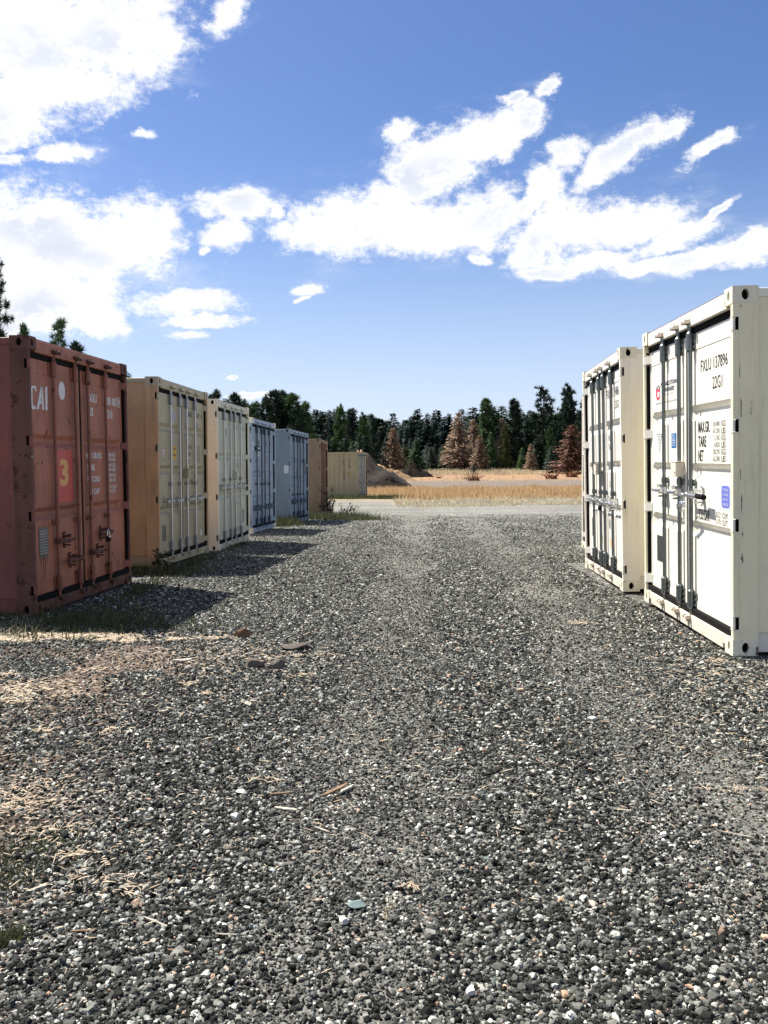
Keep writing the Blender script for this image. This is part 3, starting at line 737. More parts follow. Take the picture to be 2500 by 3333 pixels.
for k in range(6): lettering(d[1], ('30480 KGS', '67200 LBS', '2230 KGS', '4920 LBS', '28250 KGS', '62280 LBS')[k], 1.94, 1.50 - k * .055, 2.12, 1.53 - k * .055, INK_GREY)
decal(d[1], rect(2.0, .37, 2.14, .63), INK_GREY, name='data_plate')
decal(d[0], rect(.72, 1.22, .86, 1.30), PALE)

# 4 pale blue grey
c, d = container('pale blue grey container with scuffed doors and black lettered stickers', POSE['blue4'], True, P_ICE, GALV_BLUE,
    dict(door_mat=P_ICE_DOOR, edge=P_CREAM_LIT, grooves=((1.98, 1.85), (1.40, 1.27), (.85, .72)), clamp=1.10, flange=-1, handles=((-1, .3, .56, False), (-1, .3, .56, False), (1, .3, .56, False), (1, .3, .56, False))))
decal(d[0], rect(.66, 1.86, .98, 2.10), INK); lettering(d[0], 'CAI', .76, 1.99, .96, 2.08, INK_WHITE, y=DOOR_Y - .003)
for zz in (1.93, 1.83, 1.76): decal(d[0], rect(.76, zz - .018, .98, zz + .018), INK_WHITE, .003)
decal(d[0], rect(.70, 1.42, .90, 1.50), INK_GREY); decal(d[0], rect(.74, 1.455, .88, 1.475), INK_WHITE, .003)
decal(d[0], rect(.24, 1.85, .40, 2.05), PALE); lettering(d[0], '20', .27, 1.90, .37, 2.0, BLUE, y=DOOR_Y - .003)
decal(d[0], oval(.22, 1.30, .05, .06, 16), YELLOW)
for s, a, b, e, f in (('GESU', 1.50, 2.02, 1.74, 2.12), ('868', 1.93, 2.02, 2.14, 2.12)): lettering(d[1], s, a, b, e, f, INK)
for k in range(5): lettering(d[1], ('MAX GROSS', 'TARE', 'PAYLOAD', 'NET', 'CU CAP')[k], 1.46, 1.60 - k * .09, 1.74, 1.65 - k * .09, INK_WHITE)

# 5 slate blue
c, d = container('dull blue grey container with a white sheet taped on its side', POSE['blue5'], True, P_SLATE, GALV_BLUE,
    dict(door_mat=P_SLATE_DOOR, grooves=((1.82, 1.69), (1.30, 1.17), (.80, .67)), clamp=.80, flange=-1, handles=((-1, .28, .60, False), (-1, .3, .60, False), (1, .3, .60, False), (1, .28, .60, False))))
decal(d[1], rect(1.96, 1.35, 2.26, 1.80), GALV_BLUE)
for s, a, b, e, f in (('KNLU', 1.50, 2.03, 1.74, 2.12), ('4261', 1.93, 2.03, 2.16, 2.12)): lettering(d[1], s, a, b, e, f, INK_GREY)
MB().prism([(.052, 1.385), (.175, 1.375), (.185, 1.50), (.172, 1.60), (.048, 1.585)], 'x', -.0015, .0020).build('taped_sheet', PALE, c)
decal(d[0], rect(1.0, 1.30, 1.06, 1.50), INK)

# 6 brown sand
c, d = container('brown tan container with rusty narrow seen doors, weeds at its corner', POSE['tan6'], True, P_SAND, P_SAND_DOOR,
    dict(door_mat=P_SAND_DOOR, handles=H4, flange=-1))
# 7 beige, seen from its long side
c, d = container('beige container farthest down the lane, showing its long ribbed side', POSE['tan7'], True, P_BEIGE, GALV_DARK,
    dict(door_mat=P_BEIGE_DOOR, handles=H4, flange=-1))
def side_text(par, text, yc, ztop, h, wd, mat):
    for k, ch in enumerate(text):
        if ch != ' ':
            # seen from outside the left wall, text runs with decreasing y
            lettering(par, ch, yc + wd / 2, ztop - (k + 1) * h, yc - wd / 2, ztop - (k + .22) * h, mat, y=(.0465 if 'U' not in text else .0125), on='side', bold=.02)
side_text(c, 'CRXU 4305224 8', .85, 2.19, .100, .075, INK); side_text(c, '42G1', .55, 2.19, .12, .085, INK)
MB().box(.044, .0500, .49, .62, 1.28, 1.48).build('decal', YELLOW, c); MB().box(.0415, .0435, .525, .585, 1.31, 1.44).build('decal', INK, c)

# right row
c, d = container('off white container marked 22G1 at the right edge, nearest the camera', POSE['fx'], False, P_WHITE, GALV_GREY,
    dict(edge=P_WHITE_EDGE, post=P_WHITE_LIT, wall=P_WHITE_LIT, sill=P_WHITE_SILL, rods=(.625, 1.09, 1.405), clamp=1.20, flange=1, lockbox=(1.075, 1.305), keeper=P_WHITE_SILL, hmat=CHROME, sleeve=GALV_GREY,
         handles=((-1, .24, 1.11, False, .18), (-1, .24, 1.11, False, .18), (1, .44, 1.105, True, .52))))
FX = c
SCUFF = plain('dark_scuff', (.17, .155, .11), .8, var=.5, scale=60)
gs = np.random.default_rng(8)
for yc, za, zb, w_ in ((.052, 1.96, 2.07, .003), (.060, 1.69, 1.82, .007), (.125, 1.70, 1.80, .003), (.055, 1.25, 1.33, .003), (.062, 1.02, 1.15, .005), (.070, .85, .89, .004), (.066, .66, .735, .007), (.060, 2.44, 2.46, .006)):
    n_ = 7; pl = [(yc + gs.normal(0, .0015) - w_ * gs.uniform(.3, 1) * math.sin(math.pi * (k_ + .5) / n_), za + (zb - za) * k_ / (n_ - 1)) for k_ in range(n_)] + [(yc + gs.normal(0, .0015) + w_ * gs.uniform(.3, 1) * math.sin(math.pi * (k_ + .5) / n_), za + (zb - za) * k_ / (n_ - 1)) for k_ in reversed(range(n_))]
    MB().prism(pl, 'x', W - .0029, W - .0016).build('scuff_mark', SCUFF, c)
lettering(d[1], 'FXLU 137896', 1.575, 2.078, 2.178, 2.170, INK); lettering(d[1], '22G1', 1.85, 1.928, 2.064, 2.022, INK)
for s, a, b, e, f in (('MAX.GR.', 1.507, 1.602, 1.785, 1.692), ('TARE', 1.507, 1.490, 1.70, 1.578), ('NET', 1.505, 1.377, 1.635, 1.466), ('CU.CAP.', 1.515, .910, 1.785, .996)): lettering(d[1], s, a, b, e, f, INK, bold=.012)
for k, (a_, b_) in enumerate((('30,480', 'KGS'), ('67,200', 'LBS'), ('2,185', 'KGS'), ('4,820', 'LBS'), ('28,295', 'KGS'), ('62,380', 'LBS'))):
    zz = 1.637 - k * .0525
    lettering(d[1], a_, 1.86 if len(a_) > 5 else 1.885, zz, 2.005, zz + .043, INK_GREY); lettering(d[1], b_, 2.045, zz, 2.134, zz + .045, INK)
for k, (a_, b_) in enumerate((('33.2', 'CU.M.'), ('1,173', 'CU.FT.'))):
    lettering(d[1], a_, 1.92, .955 - k * .055, 2.02, .998 - k * .055, INK); lettering(d[1], b_, 2.06, .955 - k * .055, 2.178, .998 - k * .055, INK)
decal(d[1], rrect(2.035, 1.025, 2.228, 1.21, .01), PALE, .0010); decal(d[1], rrect(2.046, 1.035, 2.217, 1.198, .03), VIOLET, .0020)
for k, s in enumerate(('STORAGE', 'CONTAINER', 'EASY TO', 'OPEN DOOR')): lettering(d[1], s, 2.075, 1.158 - k * .036, 2.19, 1.178 - k * .036, INK_WHITE, y=DOOR_Y - .0035)
# storage firm's sticker on the left leaf
decal(d[0], [(.262, 1.99), (.275, 1.955), (.315, 1.935), (.40, 1.955), (.40, 2.04), (.262, 2.04)], CRIMSON, .0012, 'emblem'); decal(d[0], rect(.315, 1.965, .385, 2.015), PALE, .0022, 'emblem')
decal(d[0], [(.262, 2.042), (.272, 2.075), (.282, 2.042)], NAVY, .0012, 'emblem'); decal(d[0], [(.29, 2.042), (.335, 2.085), (.345, 2.075), (.375, 2.05), (.40, 2.07), (.40, 2.056), (.375, 2.036), (.338, 2.066), (.31, 2.042)], NAVY, .0012, 'emblem')
lettering(d[0], 'PORTABLE STORAGE', .43, 2.053, .985, 2.092, NAVY, bold=.02); lettering(d[0], 'CONTAINERS', .50, 1.998, .85, 2.037, NAVY, bold=.02); lettering(d[0], 'Hope Valley, CA 95646', .52, 1.965, .83, 1.98, INK_GREY)
lettering(d[0], '530-545-', .252, 1.897, .44, 1.918, NAVY); lettering(d[0], 'www.yourcontainerstorage.com', .46, 1.897, .98, 1.916, NAVY)
decal(d[0], [(.262, 1.625), (.455, 1.622), (.358, 1.455)], INK, .0010); decal(d[0], [(.270, 1.619), (.447, 1.616), (.358, 1.464)], PALE, .0020)
for k, s in enumerate(('CAUTION', 'SUPER', 'HEAVY', '34 T')): lettering(d[0], s, .305 + k * .013, 1.59 - k * .028, .41 - k * .012, 1.606 - k * .028, INK_GREY, y=DOOR_Y - .0035)
decal(d[0], rrect(.758, 1.49, .90, 1.618, .008), BLUE); lettering(d[0], 'GL', .775, 1.55, .875, 1.607, INK_WHITE, y=DOOR_Y - .003); lettering(d[0], 'CERTIFIED', .775, 1.505, .88, 1.522, INK_WHITE, y=DOOR_Y - .003); decal(d[0], rect(.772, 1.532, .882, 1.538), INK_WHITE, .003)
p = decal(d[0], rect(.272, .435, .46, .675), PLATE, .003, 'data_plate')

c, d = container('off white container behind the nearest one on the right', POSE['r2'], False, P_WARM, GALV_GREY,
    dict(edge=P_WHITE_EDGE, post=P_WARM_LIT, wall=P_WARM_LIT, sill=P_WHITE_SILL, grooves=((1.87, 1.74), (1.40, 1.27), (.91, .78)), rods=(.60, 1.06, 1.33, 1.80), clamp=1.03, flange=1, lockbox=(.96, 1.305), keeper=P_WHITE_SILL, sleeve=GALV_GREY, hmat=CHROME,
         handles=((-1, .36, .93, False, .2), (-1, .36, .93, False, .2), (1, .34, .915, False, .6), (1, .30, .915, False, .5))))
R2 = c
lettering(d[1], 'FXLU 13', 1.40, 2.125, 1.77, 2.225, INK_GREY); lettering(d[1], '3486', 1.855, 2.125, 2.085, 2.228, INK); lettering(d[1], '22G1', 1.86, 1.985, 2.07, 2.075, INK_GREY)
for s, a, b, e, f in (('MAX.GR.', 1.45, 1.63, 1.72, 1.70), ('TARE', 1.45, 1.53, 1.64, 1.60), ('CU.CAP.', 1.45, 1.10, 1.72, 1.17)): lettering(d[1], s, a, b, e, f, INK_GREY)
for k in range(6): lettering(d[1], ('30,480 KGS', '67,200 LBS', '2,185 KGS', '4,820 LBS', '28,295 KGS', '62,380 LBS')[k], 1.88, 1.66 - k * .05, 2.14, 1.695 - k * .05, PALE)
decal(d[0], rect(.84, .40, .99, .50), PEACH); decal(d[1], rect(1.46, .40, 1.66, .50), PEACH); decal(d[0], rect(.28, .44, .46, .68), PLATE, .003, 'data_plate')

container('off white container mostly hidden behind the other two on the right', POSE['r3'], False, P_WARM, GALV, dict(edge=P_WHITE_EDGE, post=P_WARM_LIT, wall=P_WARM_LIT, handles=H4))
flush_lettering()

# padlocks hang from the handle hasps: things of their own
def padlock(kind, label, cont, lx, lz, ly=-.028):
    root = empty('padlock', label, 'padlock', 'padlocks on container doors')
    root.matrix_world = cont.matrix_world @ Matrix.Translation((lx, ly, lz))
    mb = MB(); n = 12; rs = .026
    for i in range(n):
        a0, a1 = math.pi * i / n, math.pi * (i + 1) / n
        mb.tube((rs * math.cos(a0), 0, .045 + rs * math.sin(a0)), (rs * math.cos(a1), 0, .045 + rs * math.sin(a1)), .0055, n=8)
    mb.tube((rs, 0, .0), (rs, 0, .046), .0055, n=8); mb.tube((-rs, 0, .0), (-rs, 0, .046), .0055, n=8)
    mb.build('shackle', CHROME, root, True)
    if kind == 'disc':
        b = MB().tube((0, -.016, -.035), (0, .016, -.035), .045, n=24).tube((0, -.020, -.035), (0, -.016, -.035), .038, .045, n=24).build('body', CHROME, root, True)
        MB().box(-.02, .02, -.0225, -.0205, -.055, -.048).build('keyhole', BLACK, b)
    else:
        b = MB().box(-.038, .038, -.016, .016, -.06, .004, c=.005).build('body', BLACK, root)
        MB().box(-.036, .036, -.018, -.0165, -.012, .002).build('bumper', CHROME if kind == 'steel' else GALV_DARK, b)
padlock('disc', 'round silver disc padlock on the nearest right container', FX, 1.405, 1.045, -.045)
padlock('steel', 'small dark padlock on the brick red container', RED, 1.68, .615, -.030)
padlock('black', 'black boxed padlock on the second right container', R2, 1.40, .88, -.045)

# ------------------------------------------------------------------ trees
def fir_arrays(seed, h=10.0, r=2.0, base=.06, dens=1.0, ragged=.25, spray=.42, power=.85):
    g = np.random.default_rng(seed); V = []; F = []
    n = int(430 * dens)
    for i in range(n):
        t = (i + g.random()) / n
        t = base + (1 - base) * t ** 1.12 if base < 1 else t
        ln = r * (1 - t) ** power * g.uniform(1 - ragged * 1.6, 1 + ragged * .6) + .12
        if t < base + .1: ln *= g.uniform(.5, .95)
        a = g.uniform(0, 2 * math.pi); droop = g.uniform(-.38, .02) if t < .75 else g.uniform(-.1, .5)
        d = np.array([math.cos(a), math.sin(a), droop]); side = np.array([-math.sin(a), math.cos(a), 0])
        k = max(2, int(ln / .21))
        for j in range(k):
            s = (j + g.uniform(.2, 1.0)) / k
            p = np.array([0, 0, t * h]) + d * ln * s + g.normal(0, .05, 3)
            p[2] -= .10 * s * s * ln
            sz = spray * g.uniform(.7, 1.3) * (1.05 - .35 * t)
            dr = d * g.uniform(.5, 1) + side * g.uniform(-.9, .9) + np.array([0, 0, g.uniform(-.45, .25)]); dr /= np.linalg.norm(dr)
            sd = np.cross(dr, [0, 0, 1]) + g.normal(0, .35, 3); sd /= np.linalg.norm(sd) + 1e-6
            o = len(V)
            V += [p, p + dr * sz * .5 + sd * sz * .30, p + dr * sz, p + dr * sz * .5 - sd * sz * .30 + np.array([0, 0, -.05])]
            F += [(o, o + 1, o + 2), (o, o + 2, o + 3)]
    o = len(V); nc = 9                                             # dense shaded heart of the crown
    V += [np.array([math.cos(6.283 * j / nc) * r * .34 * (1 + .3 * (j % 2)), math.sin(6.283 * j / nc) * r * .34, h * (base + .03)]) for j in range(nc)] + [np.array([0, 0, h * .9])]
    F += [(o + j, o + (j + 1) % nc, o + nc) for j in range(nc)]
    for j in range(6):
        o = len(V); p = np.array([0, 0, h * (1 - .012 * j)]); a = g.uniform(0, 6.28); q = np.array([math.cos(a) * .10, math.sin(a) * .10, -.35])
        V += [p + np.array([0, 0, .25]), p + q, p + q + np.array([.06, .06, -.1])]; F.append((o, o + 1, o + 2))
    return np.array(V), np.array(F)
def pine_arrays(seed, h=12.0, r=2.3, base=.28, nb=52, tuft=.55, top=.35, per=34, wid=.11):
    g = np.random.default_rng(seed); V = []; F = []; limbs = MB()
    for i in range(nb):
        t = base + (1 - base) * ((i + g.random()) / nb) ** .95
        prof = min(1, (t - base) / .12 + .45) * ((1 - t) * (1 - top) + top * (1 - t) ** .4)
        ln = r * prof * g.uniform(.45, 1.15) + .2
        a = i * 2.4 + g.uniform(-.5, .5); up = g.uniform(-.12, .38) + .25 * t
        d = np.array([math.cos(a), math.sin(a), up]); p0 = np.array([0, 0, t * h])
        p1 = p0 + d * ln; p1[2] += .12 * ln
        limbs.tube(p0, p1, .045 * (1.2 - t), .012, n=4, cap=False)
        nt = max(1, int(ln / .55))
        for j in range(nt + 1):
            s = 1 - j / (nt + 1) * .75 if nt else 1
            c = p0 + (p1 - p0) * s + g.normal(0, .16, 3)
            sz = tuft * g.uniform(.7, 1.15)
            for _ in range(per):
                q = g.normal(0, 1, 3); q[2] = q[2] * .8 + .35; q /= np.linalg.norm(q)
                w = np.cross(q, g.normal(0, 1, 3)); w /= np.linalg.norm(w) + 1e-6
                o = len(V); b = c + q * sz * .08
                V += [b - w * sz * wid, b + w * sz * wid, c + q * sz]; F.append((o, o + 1, o + 2))
    return np.array(V), np.array(F), limbs
def trunk_mb(h, r): return MB().tube((0, 0, -.6), (0, 0, h * .5), r, r * .6, n=8).tube((0, 0, h * .5), (0, 0, h * .98), r * .6, r * .12, n=6)

BARK = plain('conifer_bark', (.085, .055, .038), .9, var=.4, scale=3); BARK_GREY = plain('dead_bark', (.12, .09, .07), .9, var=.4, scale=3)
F_DARK = foliage('dark_conifer_needles', (.012, .025, .016), (.032, .058, .032), .12)
F_BLUE = foliage('blue_green_needles', (.012, .027, .021), (.032, .058, .042), .12)
F_MID = foliage('green_needles', (.026, .055, .022), (.070, .130, .044), .25)
F_LIGHT = foliage('light_green_needles', (.035, .075, .025), (.085, .150, .050), .28)
F_OLIVE = foliage('olive_needles', (.040, .050, .016), (.100, .115, .040), .25)
F_BROWN = foliage('dead_brown_needles', (.125, .084, .056), (.40, .275, .185), .25)
F_RUST = foliage('dead_rust_needles', (.075, .038, .024), (.21, .108, .068), .2)
F_GREY = foliage('grey_green_leaves', (.035, .050, .034), (.10, .13, .09), .2)
PROTO = {}
def protos():
    for k, (sd, kw) in {'fir_a': (1, dict(r=2.2, dens=1.5)), 'fir_b': (2, dict(r=1.85, ragged=.35, dens=1.4)), 'fir_c': (3, dict(r=2.7, ragged=.3, dens=1.7)), 'fir_d': (4, dict(r=1.6, dens=1.3)),
                        'far_a': (11, dict(r=2.0, dens=1.1, spray=.7, power=.8, ragged=.35)), 'far_b': (12, dict(r=1.7, dens=1.1, spray=.65, power=.85, ragged=.4)), 'far_c': (13, dict(r=2.8, dens=.85, spray=1.0, power=.6, ragged=.35)),
                        'dead_a': (5, dict(r=2.9, ragged=.5, dens=1.5, spray=.52, power=.75)), 'dead_b': (6, dict(r=2.8, ragged=.6, dens=1.4, spray=.48, power=.7)),
                        'young_a': (7, dict(r=3.7, ragged=.3, dens=1.3, spray=.62, power=.75, base=.01)), 'young_b': (8, dict(r=4.6, ragged=.4, dens=1.3, spray=.75, power=.6, base=.01))}.items():
        V, F = fir_arrays(sd, **kw)
        PROTO[k] = (big_mesh('crown', V, F), trunk_mb(10, .16).mesh('trunk'), 10.0)
    for k, (sd, kw) in {'pine_a': (21, dict(h=12, r=2.3, base=.14, nb=66, tuft=.70)), 'pine_b': (22, dict(h=12, r=3.0, base=.24, nb=38, top=.45, tuft=.66)), 'pine_c': (23, dict(h=12, r=1.75, base=.10, nb=66, tuft=.66)),
                        'pine_d': (24, dict(h=12, r=3.4, base=.06, nb=84, top=.6, tuft=.75)), 'pine_top': (25, dict(h=12, r=1.9, base=.35, nb=30, tuft=.52, top=.25, per=80, wid=.05))}.items():
        V, F, lb = pine_arrays(sd, **kw)
        tm = trunk_mb(12, .19); tm.add(lb.v, lb.f)
        PROTO[k] = (big_mesh('crown', V, F), tm.mesh('trunk'), 12.0)
    V, F, lb = pine_arrays(26, h=12, r=2.6, base=.15, nb=74, tuft=.46, top=.45, per=80, wid=.055)      # for the near tree: finer needles
    tm = trunk_mb(12, .19); tm.add(lb.v, lb.f); PROTO['pine_near'] = (big_mesh('crown', V, F), tm.mesh('trunk'), 12.0)
protos()
def horizon(u): return 1539.5 - .00824 * (u - 1250)
def tree(kind, mat, u, d, top, label, group, name='pine_tree', wide=1.0, bark=None):
    """a tree seen at bearing u, d metres away, whose tip stands at the elevation given by top"""
    x = (u - 1250) / 2870 * d; z = hzf(x, d)
    h = 1.337 + (horizon(u) - top) / 2870 * d - z
    cr, tk, h0 = PROTO[kind]; s = h / h0
    root = empty(name, label, 'tree', group, (x, d, z - .05), random.uniform(0, 6.28), (s * wide, s * wide, s))
    place('trunk', tk, bark or BARK, root); place('crown', cr, mat, root)
    return root
G_EDGE = 'conifers along the forest edge'
for a in (
    # left of the lane, behind the containers
    ('pine_near', F_DARK, 2, 50, 858, 'tall dark pine cut by the left edge, above the red container', 'pine_tree', .6),
    ('pine_c', F_MID, 88, 60, 1072, 'small pine top just above the red container corner casting', 'pine_tree', .5),
    ('pine_top', F_MID, 203, 56, 1046, 'pine top with rounded needle clumps above the red container roof', 'pine_tree', .85),
    ('pine_c', F_DARK, 252, 62, 1128, 'low pine tip beside the clumpy pine over the red roof', 'pine_tree', .9),
    ('fir_d', F_BLUE, 421, 80, 1209, 'lone small tree tip above the gap after the red container', 'fir_tree', 1),
    ('pine_a', F_DARK, 706, 95, 1283, 'dark tree tip above the cream container near corner', 'pine_tree', 1),
    ('fir_b', F_BLUE, 738, 98, 1300, 'slim tree tip over the middle of the cream container', 'fir_tree', 1),
    ('pine_c', F_DARK, 774, 92, 1287, 'dark pine tip over the far half of the cream container', 'pine_tree', 1.2),
    ('pine_d', F_DARK, 800, 96, 1318, 'bushy dark pine over the cream container far corner', 'pine_tree', .9),
    ('pine_a', F_MID, 832, 90, 1318, 'pine over the pale blue container, left of the taller three', 'pine_tree', 1.1),
    ('pine_d', F_DARK, 872, 88, 1303, 'broad dark pine over the pale blue container', 'pine_tree', .8),
    ('pine_c', F_DARK, 905, 92, 1279, 'first of three tall dark pines over the blue grey container', 'pine_tree', 1.4),
    ('pine_a', F_DARK, 929, 94, 1284, 'middle of three tall dark pines over the blue grey container', 'pine_tree', 1.1),
    ('pine_c', F_MID, 950, 93, 1289, 'third of three tall dark pines over the blue grey container', 'pine_tree', 1.4),
    ('pine_d', F_DARK, 972, 90, 1325, 'dark bushy pine right of the three tall ones', 'pine_tree', .8),
    ('pine_a', F_MID, 994, 92, 1319, 'green pine above the far corner of the blue grey container', 'pine_tree', 1.2),
    ('fir_c', F_BLUE, 1030, 130, 1333, 'blue green fir above the brown tan container', 'fir_tree', 1.1),
    ('fir_a', F_BLUE, 1052, 138, 1338, 'dark fir with a forked tip above the brown tan container', 'fir_tree', 1.3),
    ('fir_c', F_BLUE, 1076, 134, 1335, 'dark wide fir left of the light green pair', 'fir_tree', 1.1),
    ('pine_d', F_LIGHT, 1112, 125, 1330, 'light green tree behind the beige container, left of the pair', 'pine_tree', .62),
    ('pine_a', F_DARK, 1146, 140, 1338, 'dark tree between the two light green trees', 'pine_tree', 1.2),
    ('pine_d', F_MID, 1186, 128, 1355, 'light green tree behind the beige container, right of the pair', 'pine_tree', .62),
    ('fir_c', F_DARK, 1212, 160, 1346, 'dark fir above the tall soil heap', 'fir_tree', 1.1),
    # straight ahead
    ('dead_a', F_BROWN, 1281, 158, 1394, 'small brown dead conifer standing behind the dark soil pile', 'dead_conifer', 1.15),
    ('young_a', F_MID, 1356, 160, 1430, 'small bright green conifer right of the dark soil pile', 'fir_tree', 1.0),
    ('young_b', F_GREY, 1404, 166, 1456, 'low grey green bushy tree at the wood edge', 'young_tree', .9),
    ('young_a', F_OLIVE, 1446, 168, 1450, 'olive young tree left of the tall brown dead conifer', 'young_tree', .9),
    ('dead_a', F_BROWN, 1493, 165, 1346, 'tallest brown dead conifer in the middle of the wood edge', 'dead_conifer', 1.15),
    ('dead_b', F_BROWN, 1541, 168, 1366, 'brown dead conifer just right of the tallest dead one', 'dead_conifer', 1.0),
    ('dead_a', F_BROWN, 1562, 160, 1416, 'short brown dead conifer below the tall bare topped pine', 'dead_conifer', 1.1),
    ('pine_c', F_MID, 1584, 174, 1303, 'tall narrow pine with a clumpy top, centre right', 'pine_tree', 1.25),
    ('young_a', F_LIGHT, 1598, 166, 1408, 'green young conifer at the foot of the narrow pine', 'fir_tree', .7),
    ('dead_b', F_BROWN, 1634, 172, 1362, 'thin brown topped dead conifer between the pines', 'dead_conifer', .7),
    ('pine_d', F_OLIVE, 1645, 166, 1385, 'olive green rounded tree between the two tall pines', 'pine_tree', .6),
    ('pine_a', F_DARK, 1675, 174, 1307, 'tall dark full pine, second of the tall ones', 'pine_tree', 1.15),
    ('fir_c', F_DARK, 1714, 178, 1352, 'dark fir right of the tall full pine', 'fir_tree', 1.2),
    ('young_a', F_LIGHT, 1700, 162, 1456, 'bright green low tree right of centre at the wood edge', 'fir_tree', .8),
    ('dead_b', F_BROWN, 1728, 160, 1445, 'small pale brown dead conifer beside the bright green low tree', 'dead_conifer', 1.0),
    ('pine_b', F_DARK, 1769, 176, 1265, 'open branched tall pine, its limbs showing sky', 'pine_tree', 1.0),
    ('pine_d', F_MID, 1790, 168, 1395, 'green leafy tree at the foot of the open branched pine', 'pine_tree', .7),
    ('young_b', F_GREY, 1796, 158, 1452, 'grey green bush left of the rust red dead tree', 'young_tree', .8),
    ('pine_d', F_DARK, 1851, 172, 1266, 'broad dense tall pine by the right containers', 'pine_tree', .72),
    ('dead_b', F_RUST, 1862, 148, 1384, 'rust red dead tree beside the right containers', 'dead_conifer', 1.6),
    ('pine_d', F_DARK, 1905, 168, 1300, 'dark pine partly hidden by the right containers', 'pine_tree', .7),
    ('young_b', F_DARK, 1750, 170, 1428, 'dark low tree under the open branched pine', 'young_tree', .9),
    ('young_a', F_DARK, 1530, 172, 1440, 'dark young fir behind the short brown dead conifer', 'fir_tree', .8),
    ('young_b', F_GREY, 1542, 150, 1508, 'small pale green shrub left of the first stump', 'shrub', .8),
    ('young_b', F_GREY, 1792, 150, 1504, 'small pale green shrub above the second stump', 'shrub', .8)):
    tree(a[0], a[1], a[2], a[3], a[4], a[5], G_EDGE, a[6], a[7], BARK_GREY if 'dead' in a[6] else None)
# the far wood: dark firs in ranks rising behind, nothing tells them apart
gt = np.random.default_rng(5)
def rank(u0, u1, step, d0, d1, t0, t1, mats):
    u = u0
    while u < u1:
        d = gt.uniform(d0, d1); top = gt.uniform(t0, t1)
        m = mats[int(gt.integers(len(mats)))]
        tree((('far_a', 'far_b', 'fir_b', 'fir_d') if d0 > 190 else ('fir_a', 'fir_b', 'fir_c', 'fir_d'))[int(gt.integers(4))], m, u, d, top,
             'dark conifer standing among its like in the far wood', 'dark conifers of the far wood', 'fir_tree', gt.uniform(1.4, 2.2))
        u += step * gt.uniform(.6, 1.4)
rank(1000, 1960, 17, 300, 340, 1332, 1376, [F_DARK, F_BLUE])
rank(1010, 1960, 16, 240, 270, 1358, 1392, [F_DARK, F_BLUE, F_BLUE])
rank(1020, 1560, 22, 196, 215, 1385, 1430, [F_DARK, F_BLUE])
rank(1540, 1950, 14, 184, 204, 1322, 1380, [F_DARK, F_MID, F_BLUE])
rank(1190, 1960, 30, 178, 190, 1415, 1470, [F_DARK, F_BLUE, F_DARK])
rank(600, 1060, 20, 118, 132, 1345, 1375, [F_DARK, F_BLUE])
rank(640, 1200, 20, 100, 112, 1400, 1440, [F_DARK, F_BLUE, F_MID])
rank(-100, 420, 40, 90, 110, 1235, 1290, [F_DARK])
def under(u0, u1, step, d0, d1, t0, t1, mats):
    u = u0
    while u < u1:
        tree(('young_a', 'young_b')[int(gt.integers(2))], mats[int(gt.integers(len(mats)))], u, gt.uniform(d0, d1), gt.uniform(t0, t1), 'dark bushy sapling in the undergrowth at the wood edge', 'saplings at the wood edge', 'sapling', gt.uniform(.9, 1.3))
        u += step * gt.uniform(.6, 1.4)
under(1190, 1930, 17, 168, 182, 1440, 1500, [F_DARK, F_BLUE, F_MID, F_MID, F_OLIVE])

# ------------------------------------------------------------------ heaps, stumps
SOIL = plain('dark_heaped_soil', (.013, .0095, .007), .95, var=.8, scale=2.4, bump=.8)
def heap(name, label, cx, cy, rx, ry, h, seed, mat, z0, rough=.20):
    g = np.random.default_rng(seed); nr, na = 26, 64; V = [(0, 0, h)]; F = []
    ph = g.uniform(0, 6.28, 40); fx = g.uniform(2, 16, 40); fy = g.uniform(2, 16, 40)
    def nz(x, y): return sum(math.sin(fx[k] * x + fy[k] * y * (1 if k % 2 else -1) + ph[k]) / (1 + .25 * (fx[k] + fy[k])) for k in range(40)) * .5
    for i in range(1, nr + 1):
        t = i / nr
        for j in range(na):
            a = 2 * math.pi * j / na; w = 1 + .12 * math.sin(3 * a + seed) + .07 * math.sin(7 * a + 2 * seed)
            x, y = t * w * math.cos(a), t * w * math.sin(a)
            z = h * (max(0, 1 - t) ** 1.05 * (1 - .15 * math.sin(2 * a)) + (nz(x, y) * rough + g.normal(0, .035)) * (1 - t) ** .5 * min(1, t * 4)) - (.12 if i == nr else 0)
            V.append((x * rx, y * ry, z))
    for j in range(na): F.append((0, 1 + j, 1 + (j + 1) % na))
    for i in range(nr - 1):
        for j in range(na):
            a, b = 1 + i * na + j, 1 + i * na + (j + 1) % na; F += [(a, a + na, b + na), (a, b + na, b)]
    o = place(name, big_mesh(name, V, F), mat); o.location = (cx, cy, z0)
    return tag(o, label, 'soil heap')
def heap_soil():
    m, t, b = material('grassy_heaped_soil')
    oc = t.new('ShaderNodeTexCoord').outputs['Object']; x, y, z = t.sep(oc)
    n = t.noise(oc, 1.2, 6, .7).outputs['Fac']
    soil = t.mix(t.noise(oc, 3.0, 6, .75).outputs['Fac'], (.007, .0045, .003), (.028, .018, .011))
    dry = t.mix(t.noise(oc, 5.0, 5, .7).outputs['Fac'], (.28, .17, .085), (.50, .34, .18))
    f = t.step(t.m('ADD', t.m('MULTIPLY', y, .5), t.m('MULTIPLY', t.m('SUBTRACT', n, .5), 1.6)), -.30, .05)
    t.put(b.inputs['Base Color'], t.mix(f, soil, dry)); b.inputs['Roughness'].default_value = .95
    return m
heap('soil_heap', 'tall soil heap with dry orange grass, behind the beige container', -2.3, 84, 5.0, 4.5, 3.2, 3, heap_soil(), hzf(0, 84) - .05)
